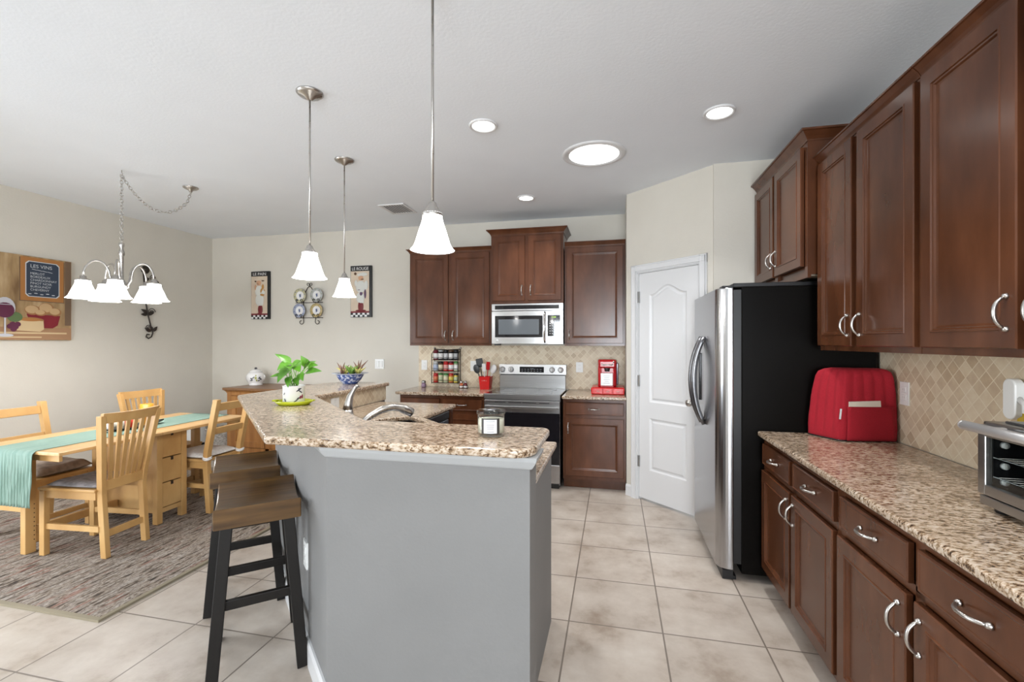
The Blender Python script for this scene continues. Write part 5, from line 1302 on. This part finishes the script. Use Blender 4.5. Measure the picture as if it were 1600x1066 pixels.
def ladder_chair(label):
    t = thing('ladder_back_chair', label, 'chair', (0, 0, 0), 'ladder back pine dining chairs')
    b = 0.170
    for s_ in (-1, 1):
        part('leg', M().beam([(-0.035, s_ * b, 0), (0.0, s_ * b, 0.40), (-0.008, s_ * b, 0.50), (-0.105, s_ * b, 0.945)], 0.046, 0.042), m_pine, t)
        part('leg', M().beam([(0.400, s_ * b, 0), (0.400, s_ * b, 0.420)], 0.040, 0.040), m_pine, t)
        part('side_rail', M().box(0.02, 0.39, s_ * b - 0.010, s_ * b + 0.010, 0.365, 0.420), m_pine, t)
        part('stretcher', M().box(0.0, 0.395, s_ * b - 0.010, s_ * b + 0.010, 0.200, 0.236), m_pine, t)
    part('front_rail', M().box(0.388, 0.412, -0.155, 0.155, 0.365, 0.420), m_pine, t)
    part('front_stretcher', M().box(0.392, 0.410, -0.155, 0.155, 0.130, 0.165), m_pine, t)
    part('seat', M().box(0.0, 0.430, -0.190, 0.190, 0.420, 0.442, 0.005), m_pine, t)
    part('back_rail', M().bar((-0.092, -b, 0.880), (-0.092, b, 0.880), 0.020, 0.066, (-0.21, 0, 1), bev=0.003), m_pine, t)
    part('back_rail', M().bar((-0.046, -b, 0.675), (-0.046, b, 0.675), 0.020, 0.056, (-0.21, 0, 1), bev=0.003), m_pine, t)
    return t
def cushion(label, mt, loc, rz, zs, th, ties=False, wx=0.40, wy=0.36):
    t = thing('seat_cushion', label, 'cushion', (0, 0, 0))
    m = M(); n = 14; top, bot = [], []
    for i in range(n + 1):
        r1, r2 = [], []
        for j in range(n + 1):
            a, b_ = i / n * 2 - 1, j / n * 2 - 1; e = (1 - abs(a) ** 5) * (1 - abs(b_) ** 5)
            x, y = 0.215 + a * wx / 2 * (1 - 0.03 * b_ * b_), b_ * wy / 2 * (1 - 0.03 * a * a)
            dz = 0.006 * math.sin(a * 7 + b_ * 3) * e
            r1.append(m.bm.verts.new((x, y, zs + th * 0.35 + th * 0.65 * e ** 0.4 + dz))); r2.append(m.bm.verts.new((x, y, zs + th * 0.30 * (1 - e ** 0.4))))
        top.append(r1); bot.append(r2)
    for i in range(n):
        for j in range(n):
            f = m.bm.faces.new((top[i][j], top[i + 1][j], top[i + 1][j + 1], top[i][j + 1])); f.smooth = True
            f = m.bm.faces.new((bot[i][j], bot[i][j + 1], bot[i + 1][j + 1], bot[i + 1][j])); f.smooth = True
    for i in range(n):
        for a, b_ in (((i, 0), (i + 1, 0)), ((i + 1, n), (i, n)), ((0, i + 1), (0, i)), ((n, i), (n, i + 1))):
            f = m.bm.faces.new((top[a[0]][a[1]], bot[a[0]][a[1]], bot[b_[0]][b_[1]], top[b_[0]][b_[1]])); f.smooth = True
    part('pad', m, mt, t)
    if ties:
        for s_ in (-1, 1):
            mm = M()
            y = s_ * 0.170
            for z in (zs + 0.004, zs + 0.016): mm.tube([(-0.006 + 0.031 * math.cos(2 * PI * k / 14), y + 0.029 * math.sin(2 * PI * k / 14), z + 0.004 * math.sin(k)) for k in range(14)], 0.007, 6, closed=True)
            mm.tube([(0.02, y - s_ * 0.025, zs + 0.02), (0.06, y - s_ * 0.04, zs + 0.03)], 0.007, 6)
            part('tie', mm, mt, t)
    place(t, loc, rz)
    return t
c1 = slat_chair('slat back pine chair with its back to the island, near side of the dining table')
c3 = copy_tree(c1); c3['label'] = 'slat back pine chair on the wall side of the dining table, behind the candles'
c2 = ladder_chair('ladder back pine chair by the wall, nearest the table runner overhang')
c4 = copy_tree(c2); c4['label'] = 'ladder back pine chair with a white tied cushion, behind the bar stools'
P1, R1 = (-3.318, 2.480, RG), PI + math.radians(4.5)
P2, R2 = (-4.440, 2.600, RG), 0.0
P3, R3 = (-4.380, 3.495, RG), 0.0
P4, R4 = (-3.330, 3.325, RG), PI
place(c1, P1, R1); place(c2, P2, R2); place(c3, P3, R3); place(c4, P4, R4)
cushion('grey seat cushion on the slat back chair nearest the camera', m_cush_grey, P1, R1, 0.4565, 0.035, wx=0.40, wy=0.33)
cushion('thick taupe seat cushion on the ladder back chair by the wall', m_cush_brown, P2, R2, 0.4425, 0.075, wx=0.42, wy=0.37)
cushion('white seat cushion tied to the ladder back chair behind the bar stools', m_cush_white, P4, R4, 0.4425, 0.045, True)

# ------------------------------------------------------------------ pine cabinet and jar in the corner
t = thing('pine_cabinet', 'honey stained pine cabinet against the back wall', 'cabinet', (-3.95, 4.80, 0))
part('top_board', M().box(-4.515, -3.33, 4.485, 5.085, 0.872, 0.900, 0.006), m_pine_stain_top, t)
part('top_moulding', M().sweep([(-4.475, 5.08), (-4.475, 4.525), (-3.37, 4.525), (-3.37, 5.08)], [(0, 0.835), (0.006, 0.835), (0.012, 0.85), (0.03, 0.872), (0, 0.872)]), m_pine_stain, t)
part('carcass', M().box(-4.475, -3.37, 4.535, 5.08, 0.06, 0.872), m_pine_stain, t)
m = M()
for a in ((-4.475, -4.415), (-3.95, -3.895), (-3.43, -3.37)): m.box(a[0], a[1], 4.515, 4.537, 0.06, 0.872, 0.003)
m.box(-4.415, -3.43, 4.515, 4.537, 0.81, 0.872); m.box(-4.415, -3.43, 4.515, 4.537, 0.06, 0.20)
part('face_frame', m, m_pine_stain, t)
for a, b in ((-4.41, -3.955), (-3.89, -3.435)):
    d = part('door', M().panel(a, b, 0.205, 0.805, 4.522, [(0, 0), (0, 0.012), (0.003, 0.015), (0.065, 0.015), (0.070, 0.004), (0.085, 0.004)]), m_pine_stain, t)
    part('knob', M().sphere((b - 0.03 if a < -4 else a + 0.03, 4.492, 0.52), 0.015), m_pine_stain_top, d)
for x in (-4.475, -3.42):
    for y in (4.515, 5.03): part('foot', M().box(x, x + 0.05, y, y + 0.05, 0, 0.06), m_pine_stain, t)
jx, jy = -4.385, 4.86
t = thing('ceramic_jar', 'white lidded ceramic jar painted with olives on the pine cabinet', 'jar', (jx, jy, 0.90))
part('body', M().lathe([(0, 0.9005), (0.075, 0.9005), (0.078, 0.912), (0.070, 0.918), (0.092, 0.945), (0.108, 0.985), (0.104, 1.025), (0.082, 1.055), (0.070, 1.063), (0.060, 1.063), (0, 1.05)], (jx, jy, 0), n=32), m_porcelain, t)
part('lid', M().lathe([(0.074, 1.064), (0.072, 1.072), (0.045, 1.092), (0.016, 1.100), (0, 1.10)], (jx, jy, 0), n=28), m_porcelain, t)
part('lid_knob', M().sphere((jx, jy, 1.110), 0.016, sz=0.8), m_ink, t, 'dark knob on the lid')
for s_ in (-1, 1):
    a = 0.22
    part('ear_handle', M().tube([(jx + s_ * (0.090 + 0.024 * math.sin(PI * k / 8)) * math.cos(a), jy + s_ * (0.09 + 0.024 * math.sin(PI * k / 8)) * math.sin(a), 0.975 + 0.055 * k / 8) for k in range(9)], 0.007, 8), m_porcelain, t)
tj = math.atan2(-jy, -jx)
def onj(a, z):
    zs = [(0.918, 0.070), (0.945, 0.092), (0.985, 0.108), (1.025, 0.104), (1.055, 0.082)]
    r = 0.1
    for (a0, r0), (a1, r1) in zip(zs, zs[1:]):
        if a0 <= z <= a1: r = r0 + (r1 - r0) * (z - a0) / (a1 - a0)
    return (jx + (r + 0.0025) * math.cos(tj + a), jy + (r + 0.0025) * math.sin(tj + a), z)
def jb(m, a, z, ra, rz, rot=0):
    m.shape([(a + (ra * math.cos(q) * math.cos(rot) - rz * math.sin(q) * math.sin(rot)) / 0.105, z + ra * math.cos(q) * math.sin(rot) + rz * math.sin(q) * math.cos(rot)) for q in [2 * PI * k / 10 for k in range(10)]], onj)
m = M()
for a, z, ra, rz, ro in ((-0.45, 0.985, 0.016, 0.008, -0.8), (-0.25, 1.0, 0.018, 0.007, 0.8), (-0.5, 0.965, 0.02, 0.006, 0.1), (0.35, 0.995, 0.017, 0.008, 0.9), (0.5, 0.98, 0.016, 0.009, -0.7), (0.32, 0.962, 0.015, 0.007, 0.3)): jb(m, a, z, ra, rz, ro)
part('painted_leaves', m, m_ink, t, normals=False)
m = M(); jb(m, -0.02, 0.995, 0.013, 0.017); jb(m, 0.08, 0.965, 0.010, 0.012); jb(m, 0.0, 1.025, 0.008, 0.008); part('painted_olives', m, m_olive, t, normals=False)

t = thing('storage_bin', 'small white box with a dark base in the corner behind the dining table', 'bin', (-5.17, 4.70, 0))
part('base', M().box(-5.255, -5.085, 4.61, 4.79, 0.0, 0.165, 0.004), m_black, t); part('body', M().box(-5.262, -5.078, 4.60, 4.80, 0.166, 0.52, 0.008), m_plastic, t)
t = thing('woven_basket', 'grey woven basket on the floor left of the honey pine cabinet', 'basket', (-4.71, 4.74, 0))
mw = noise_mat('grey_wicker', 30, [(0.35, (0.20, 0.18, 0.16)), (0.65, (0.46, 0.43, 0.39))], 0.85, stretch=(1, 1, 2.5), bump=0.5)
m = M(); pv = None
for k in range(22):
    z = 0.002 + k * 0.0175; sc = 0.88 + 0.12 * k / 21 + (0.012 if k % 2 else 0)
    rg = [m.bm.verts.new((-4.71 + 0.165 * sc * x, 4.74 + 0.175 * sc * y, z)) for x, y in round_poly([(-1, -1), (1, -1), (1, 1), (-1, 1)], [0.35] * 4, n=6)]
    if pv:
        for i in range(len(rg)): m.bm.faces.new((pv[i], pv[(i + 1) % len(rg)], rg[(i + 1) % len(rg)], rg[i]))
    else: m.bm.faces.new(rg[::-1])
    pv = rg
inn = [m.bm.verts.new((-4.71 + (v.co.x + 4.71) * 0.90, 4.74 + (v.co.y - 4.74) * 0.90, v.co.z)) for v in pv]; lo = [m.bm.verts.new((v.co.x, v.co.y, 0.02)) for v in inn]
for i in range(len(pv)):
    j = (i + 1) % len(pv); m.bm.faces.new((pv[i], pv[j], inn[j], inn[i])); m.bm.faces.new((inn[i], inn[j], lo[j], lo[i]))
m.bm.faces.new(lo); part('body', m, mw, t)
part('rim', M().tube([(v[0], v[1], 0.372) for v in [(-4.71 + 0.160 * x, 4.74 + 0.170 * y) for x, y in round_poly([(-1, -1), (1, -1), (1, 1), (-1, 1)], [0.35] * 4, n=6)]], 0.009, 6, closed=True), mw, t)

# ------------------------------------------------------------------ wall decorations
# canvas print on the left wall
PY0, PY1, PZ0, PZ1 = 2.665, 3.441, 1.457, 2.232
t = thing('canvas_print', 'canvas painting of a wine list chalkboard, bread bowl and wine glass on the left wall', 'painting', (XL + 0.02, 3.05, PZ0))
cm = [noise_mat('painted_ochre', 4, [(0.3, (0.20, 0.115, 0.05)), (0.5, (0.38, 0.25, 0.12)), (0.7, (0.52, 0.38, 0.22))], 0.7, stretch=(1, 3, 0.7)),
      mat('painted_orange_frame', (0.40, 0.17, 0.045), 0.6), mat('painted_slate', (0.030, 0.045, 0.075), 0.6), mat('painted_chalk', (0.55, 0.58, 0.60), 0.7),
      mat('painted_wine', (0.10, 0.012, 0.045), 0.5), mat('painted_red_bowl', (0.20, 0.010, 0.020), 0.5), mat('painted_bread', (0.54, 0.36, 0.19), 0.7),
      mat('painted_bread_shade', (0.34, 0.17, 0.065), 0.7), mat('painted_cheese', (0.60, 0.45, 0.26), 0.7), mat('painted_leaf', (0.10, 0.16, 0.06), 0.7), mat('painted_table', (0.34, 0.19, 0.10), 0.7), mat('painted_glass', (0.55, 0.55, 0.60), 0.4), mat('painted_dark', (0.16, 0.10, 0.06), 0.7)]
m = M(); m.box(XL + 0.001, XL + 0.030, PY0, PY1, PZ0, PZ1, 0.003)
lay = [0]
def P3(y, z): return (XL + 0.0305 + lay[0] * 0.0004, y, z)
def sh(mi, pts, up=1):
    lay[0] += up; m.mi = mi; m.shape(pts, P3)
def ell(mi, y, z, a, b, up=1, n=18): sh(mi, [(y + a * math.cos(2 * PI * k / n), z + b * math.sin(2 * PI * k / n)) for k in range(n)], up)
def rec(mi, a, b, c, d_, up=1): sh(mi, [(a, c), (b, c), (b, d_), (a, d_)], up)
rec(12, PY0 + 0.004, 2.80, 1.70, PZ1 - 0.004); rec(12, 3.385, PY1 - 0.004, 1.60, PZ1 - 0.004, 0)
rec(10, PY0 + 0.004, PY1 - 0.004, PZ0 + 0.004, 1.575)
rec(8, PY0 + 0.05, 3.40, 1.515, 1.530); rec(8, 2.75, 3.2, 1.478, 1.490, 0)
rec(12, 3.035, 3.38, 1.815, 2.215); rec(1, 3.042, 3.374, 1.822, 2.220)
oc = 0.022
sh(3, [(3.078 + oc, 1.858), (3.340 - oc, 1.858), (3.340, 1.858 + oc), (3.340, 2.188 - oc), (3.340 - oc, 2.188), (3.078 + oc, 2.188), (3.078, 2.188 - oc), (3.078, 1.858 + oc)])
a0, a1, b0, b1 = 3.085, 3.333, 1.865, 2.181
sh(2, [(a0 + oc, b0), (a1 - oc, b0), (a1, b0 + oc), (a1, b1 - oc), (a1 - oc, b1), (a0 + oc, b1), (a0, b1 - oc), (a0, b0 + oc)])
m.mi = 3
def tx(s_, y, z, size): m.text(s_, size, (XL + 0.0345, y, z), (0, 1, 0), (0, 0, 1), 0.0)
tx('LES VINS', 3.112, 2.128, 0.044)
lay[0] += 1
for k in range(4): m.mi = 3; m.shape([(3.125 + k * 0.04, 2.112 - k * 0.004), (3.163 + k * 0.04, 2.106 - k * 0.004), (3.163 + k * 0.04, 2.110 - k * 0.004), (3.125 + k * 0.04, 2.117 - k * 0.004)], P3)
for k, s_ in enumerate(('MERLOT', 'BORDEAUX', 'CHARDONNAY', 'PINOT NOIR', 'BURGUNDY', 'CHEVERNY')): tx(s_, 3.112, 2.065 - k * 0.030, 0.029)
for k in range(5): ell(3, 3.11 + k * 0.045, 1.884 + 0.008 * (k % 2), 0.014, 0.004, 0)
# bread bowl, cheese, grapes and glass
sh(5, [(3.085, 1.700), (3.345, 1.690), (3.325, 1.600), (3.285, 1.570), (3.165, 1.570), (3.115, 1.610)])
for y, z, a, b in ((3.13, 1.735, 0.060, 0.045), (3.235, 1.755, 0.062, 0.052), (3.305, 1.725, 0.050, 0.038), (3.19, 1.712, 0.045, 0.028)):
    ell(7, y, z, a, b); ell(6, y - 0.006, z + 0.006, a * 0.82, b * 0.80)
ell(7, 3.115, 1.640, 0.10, 0.028); sh(8, [(3.015, 1.545), (3.185, 1.535), (3.215, 1.560), (3.210, 1.635), (3.02, 1.640)]); ell(1, 3.110, 1.645, 0.085, 0.015)
ell(9, 3.00, 1.665, 0.055, 0.045)
for y, z in ((2.985, 1.60), (3.005, 1.575), (2.99, 1.555), (3.02, 1.60), (2.965, 1.58)): ell(4, y, z, 0.022, 0.022)
ell(11, 2.93, 1.500, 0.060, 0.014); rec(11, 2.925, 2.937, 1.50, 1.66)
ell(11, 2.93, 1.745, 0.072, 0.092); ell(4, 2.93, 1.722, 0.066, 0.068); rec(11, 2.868, 2.992, 1.770, 1.775)
rec(4, 2.72, 2.80, 1.53, 2.0); rec(8, 2.725, 2.795, 1.62, 1.78); rec(4, 2.745, 2.775, 2.0, 2.14)
part('canvas', m, cm, t)

# metal rose on the left wall
t = thing('metal_rose', 'dark wrought metal rose stem hanging on the left wall behind the chandelier', 'wall art', (XL, 4.2, 1.45))
X0 = XL + 0.022
stem = [(X0, 4.150, 2.27), (X0, 4.165, 2.10), (X0, 4.178, 1.92), (X0, 4.200, 1.78), (X0, 4.238, 1.63), (X0, 4.262, 1.545), (X0, 4.246, 1.50), (X0, 4.212, 1.480), (X0, 4.185, 1.500), (X0, 4.195, 1.53), (X0, 4.222, 1.525)]
part('stem', M().tube(stem, 0.0075, 8), m_iron, t)
def mleaf(m, c, ln, wd, ang):
    ca, sa = math.cos(ang), math.sin(ang); rows = []
    for i in range(7):
        s_ = i / 6; wv = wd * math.sin(PI * min(1, s_ * 0.94 + 0.06)) + 0.0008
        rows.append([m.bm.verts.new((X0 + 0.010 * math.sin(PI * s_) - 0.006 * abs(q), c[0] + ca * ln * s_ - sa * wv * q, c[1] + sa * ln * s_ + ca * wv * q)) for q in (-1, 0, 1)])
    for a, b in zip(rows, rows[1:]):
        for k in range(2): m.bm.faces.new((a[k], a[k + 1], b[k + 1], b[k]))
for c, ln, wd, an in (((4.205, 1.77), 0.085, 0.018, 2.6), ((4.205, 1.76), 0.075, 0.020, 3.2), ((4.21, 1.75), 0.075, 0.020, 0.7), ((4.258, 1.56), 0.080, 0.018, 1.9), ((4.258, 1.56), 0.085, 0.018, 0.8), ((4.240, 1.56), 0.080, 0.022, 2.6), ((4.17, 1.98), 0.09, 0.022, 0.7), ((4.165, 2.02), 0.07, 0.020, 2.4), ((4.16, 2.15), 0.07, 0.020, 0.4), ((4.155, 1.90), 0.06, 0.008, 2.7)):
    m = M(); mleaf(m, c, ln, wd, an); lf = part('leaf', m, m_iron, t, normals=False)
    sm = lf.modifiers.new('thickness', 'SOLIDIFY'); sm.thickness = 0.002; sm.offset = 0
for (y, z, r) in ((4.255, 2.185, 0.036), (4.300, 2.13, 0.032), (4.245, 1.79, 0.045), (4.21, 1.60, 0.04)):
    part('tendril', M().tube([(X0 + 0.004, y + r * (1 - k / 26) * math.cos(k * 0.5), z + r * (1 - k / 26) * math.sin(k * 0.5)) for k in range(20)], 0.004, 6), m_iron, t)
fl = M()
for k in range(7):
    a = 2 * PI * k / 7
    q = M(); q.sphere((0, 0, 0), 0.030, sx=0.35, sy=1.0, sz=0.75, n=10); q.xform(Matrix.Translation((X0 + 0.012, 4.165 + 0.028 * math.cos(a), 2.268 + 0.024 * math.sin(a))) @ Matrix.Rotation(a + PI / 2, 4, 'X')); fl.merge(q.bm)
fl.sphere((X0 + 0.022, 4.165, 2.268), 0.022, sx=0.6)
part('flower', fl, m_iron, t)

# chef plaques on the back wall
m_pl_bg = [noise_mat('plaque_cream', 6, [(0.3, (0.60, 0.47, 0.36)), (0.7, (0.66, 0.56, 0.44))], 0.6), m_black, m_porcelain, mat('plaque_maroon', (0.17, 0.012, 0.018), 0.5), mat('plaque_skin', (0.58, 0.33, 0.20), 0.6), mat('plaque_bread', (0.48, 0.24, 0.06), 0.6), mat('plaque_white_cloth', (0.66, 0.66, 0.62), 0.6), mat('plaque_purple', (0.12, 0.06, 0.12), 0.5), mat('plaque_brown', (0.10, 0.045, 0.02), 0.5)]
def plaque(x0, x1, z0, z1, label, title, bottle):
    t = thing('chef_plaque', label, 'wall plaque', ((x0 + x1) / 2, YB, z0))
    w_, h_ = x1 - x0, z1 - z0; yb = YB - 0.030
    part('board', M().box(x0, x1, yb, YB, z0, z1, 0.003), m_black, t)
    def f(u, v): return x0 + u * w_, z0 + v * h_
    def slab(m, u0, u1, v0, v1, o0, o1):
        a, c = f(u0, v0); b, d_ = f(u1, v1); m.box(a, b, yb - o1, yb - o0, c, d_)
    m = M(); slab(m, 0.02, 0.90, 0.115, 0.895, 0, 0.002); part('background', m, m_pl_bg[0], t)
    m = M(); slab(m, 0.02, 0.90, 0.085, 0.118, 0, 0.003); part('floor_band', m, m_pl_bg[3], t)
    m = M()
    for r in range(2):
        for c in range(8):
            if (r + c) % 2 == 0: slab(m, 0.02 + c * 0.11, 0.02 + (c + 1) * 0.11, 0.008 + r * 0.038, 0.008 + (r + 1) * 0.038, 0, 0.002)
    part('checker_squares', m, m_porcelain, t, 'white checker squares')
    a, c = f(0.47, 0.916)
    part('title', M().text(title, h_ * 0.082, (a, yb - 0.0012, c), (1, 0, 0), (0, 0, 1), 0.0006, 'CENTER', 1.15 if len(title) < 8 else 0.95), m_porcelain, t)
    def ov(m, u, v, ru, rv, th=0.010):
        a, c = f(u, v); m.sphere((a, yb - 0.002, c), 1.0, n=10)
        vs = m.bm.verts[:] if False else None
        return m
    def relief(name, items, mi):
        mm = M()
        for u, v, ru, rv in items:
            q = M(); q.sphere((0, 0, 0), 1.0, n=12); a, c = f(u, v)
            q.xform(Matrix.Translation((a, yb - 0.002, c)) @ Matrix.Diagonal((ru * w_, 0.011, rv * h_, 1))); mm.merge(q.bm)
        part(name, mm, m_pl_bg[mi], t)
    if not bottle:
        relief('chef_trousers', [(0.50, 0.20, 0.11, 0.10), (0.55, 0.20, 0.10, 0.10), (0.48, 0.115, 0.13, 0.02)], 3)
        relief('chef_apron', [(0.48, 0.40, 0.23, 0.13), (0.52, 0.33, 0.17, 0.06)], 6)
        relief('chef_jacket', [(0.44, 0.58, 0.21, 0.12), (0.64, 0.57, 0.13, 0.08)], 6)
        relief('chef_head', [(0.44, 0.76, 0.13, 0.055), (0.26, 0.66, 0.05, 0.06)], 4)
        relief('bread_basket', [(0.62, 0.58, 0.15, 0.07), (0.66, 0.66, 0.06, 0.07), (0.62, 0.51, 0.12, 0.03)], 5)
        relief('chef_hat', [(0.38, 0.83, 0.22, 0.035), (0.50, 0.85, 0.16, 0.030)], 0)
        relief('moustache', [(0.42, 0.735, 0.09, 0.010), (0.26, 0.79, 0.05, 0.016), (0.66, 0.80, 0.08, 0.012)], 8)
    else:
        relief('chef_trousers', [(0.47, 0.21, 0.10, 0.11), (0.53, 0.21, 0.10, 0.11), (0.50, 0.13, 0.26, 0.018)], 3)
        relief('chef_apron', [(0.48, 0.38, 0.20, 0.11), (0.52, 0.31, 0.14, 0.06)], 6)
        relief('chef_jacket', [(0.50, 0.59, 0.24, 0.12), (0.76, 0.62, 0.09, 0.09), (0.27, 0.66, 0.07, 0.06)], 6)
        relief('chef_head', [(0.50, 0.76, 0.12, 0.050)], 4)
        relief('wine_bottle', [(0.52, 0.44, 0.09, 0.055), (0.71, 0.45, 0.05, 0.09), (0.44, 0.53, 0.10, 0.012)], 7)
        relief('chef_hat', [(0.60, 0.83, 0.22, 0.035), (0.46, 0.82, 0.13, 0.03)], 6)
        relief('moustache', [(0.56, 0.735, 0.09, 0.010), (0.24, 0.845, 0.06, 0.028)], 8)
plaque(-4.640, -4.362, 1.737, 2.360, 'chef plaque with a bread basket, left one of the two wall plaques', 'LE PAIN', False)
plaque(-3.190, -2.905, 1.745, 2.380, 'chef plaque with wine, right of the plate rack and behind a pendant light', 'LE ROUGE', True)

# plate rack with four plates
t = thing('plate_rack', 'scrolled wrought iron plate rack on the back wall below a pendant light', 'plate rack', (-3.77, YB, 1.65))
yr = YB - 0.020
m = M()
for s_ in (-1, 1):
    x = -3.775 + s_ * 0.088
    m.tube([(x, yr, 2.02), (x, yr, 1.74)], 0.005, 6)
    pts = [(x, yr, 1.74)]
    for k in range(16):
        a = k / 15 * 1.55 * PI; r = 0.034 * (1 - k / 26)
        pts.append((x + s_ * (0.030 - r * math.cos(a)), yr - 0.002, 1.695 - r * math.sin(a) * 1.0))
    m.tube(pts, 0.0045, 6)
    m.tube([(x, yr, 2.02), (-3.775 + s_ * 0.03, yr, 2.125), (-3.775, yr, 2.150)], 0.0045, 6)
    m.tube([(-3.775, yr, 2.140)] + [(-3.775 + s_ * (0.020 + 0.016 * math.cos(PI - k * 0.42)), yr, 2.172 + 0.016 * math.sin(-PI + k * -0.42)) for k in range(13)], 0.0035, 6)
part('frame', m, m_iron, t)
PL = [(-3.888, 2.028, 0), (-3.648, 2.030, 1), (-3.897, 1.838, 2), (-3.652, 1.838, 3)]
m = M()
for z in (1.937, 1.745):
    m.tube([(-3.96, yr - 0.02, z), (-3.57, yr - 0.02, z)], 0.0045, 6)
part('cross_bar', m, m_iron, t)
for px_, pz_, k in PL:
    mm = M()
    for s_ in (-1, 1):
        pts = [(px_ + s_ * 0.030, yr - 0.02, pz_ - 0.092), (px_ + s_ * 0.030, yr - 0.045, pz_ - 0.090)]
        for j in range(12):
            a = j / 11 * 1.7 * PI; r = 0.020 * (1 - j / 22)
            pts.append((px_ + s_ * (0.030 + 0.0 + r * math.sin(a)), yr - 0.050, pz_ - 0.062 - r * math.cos(a)))
        mm.tube(pts, 0.0038, 6)
    part('scroll_holder', mm, m_iron, t)
rimc = [mat('plate_rim_yellow', (0.52, 0.48, 0.30), 0.25), mat('plate_rim_grey', (0.42, 0.43, 0.42), 0.25), mat('plate_rim_blue', (0.36, 0.39, 0.50), 0.25), mat('plate_rim_gold', (0.50, 0.38, 0.18), 0.25)]
m_pblue = mat('plate_blue_motif', (0.10, 0.13, 0.24), 0.3)
nm = ('cream plate with yellow green rim, upper left on the plate rack', 'white plate with grey rim, upper right on the plate rack', 'white plate with blue rim, lower left on the plate rack', 'cream plate with golden rim, lower right on the plate rack')
for px_, pz_, k in PL:
    yp = yr - 0.030; r = 0.088
    t = thing('decorative_plate', nm[k], 'plate', (px_, yp, pz_ - r), 'plates on the plate rack')
    m = M().lathe([(0, yp + 0.006), (r * 0.55, yp + 0.006), (r * 0.62, yp + 0.001), (r * 0.64, yp - 0.002), (r * 0.60, yp - 0.001), (r * 0.55, yp + 0.002), (0, yp + 0.002)], (px_, 0, pz_), n=32, axis='Y', cap=False); part('well', m, m_porcelain, t)
    m = M().lathe([(r * 0.62, yp + 0.001), (r, yp - 0.008), (r, yp - 0.011), (r * 0.62, yp - 0.003)], (px_, 0, pz_), n=32, axis='Y', cap=False); part('rim', m, rimc[k], t)
    m = M()
    for a, rr_, ln in ((0.2, 0.0, 0.022), (1.3, 0.010, 0.018), (2.4, 0.012, 0.016), (4.4, 0.012, 0.018), (5.4, 0.010, 0.014)):
        m.shape([(px_ + rr_ * math.cos(a) + ln * 0.35 * math.cos(q) , pz_ + rr_ * math.sin(a) + ln * 0.8 * math.sin(q)) for q in [2 * PI * j / 10 for j in range(10)]], lambda x, z: (x, yp - 0.0008 - 0.0003 * a, z))
    part('painted_motif', m, m_pblue, t, normals=False)
    m = M()
    for j in range(8):
        a = 2 * PI * j / 8 + 0.2
        m.shape([(px_ + r * 0.82 * math.cos(a) + 0.008 * math.cos(q), pz_ + r * 0.82 * math.sin(a) + 0.006 * math.sin(q)) for q in [2 * PI * i / 8 for i in range(8)]], lambda x, z: (x, yp - 0.0095, z))
    part('rim_motif', m, m_pblue if k % 2 == 0 else mat('rim_green_motif', (0.22, 0.25, 0.12), 0.3), t, normals=False)
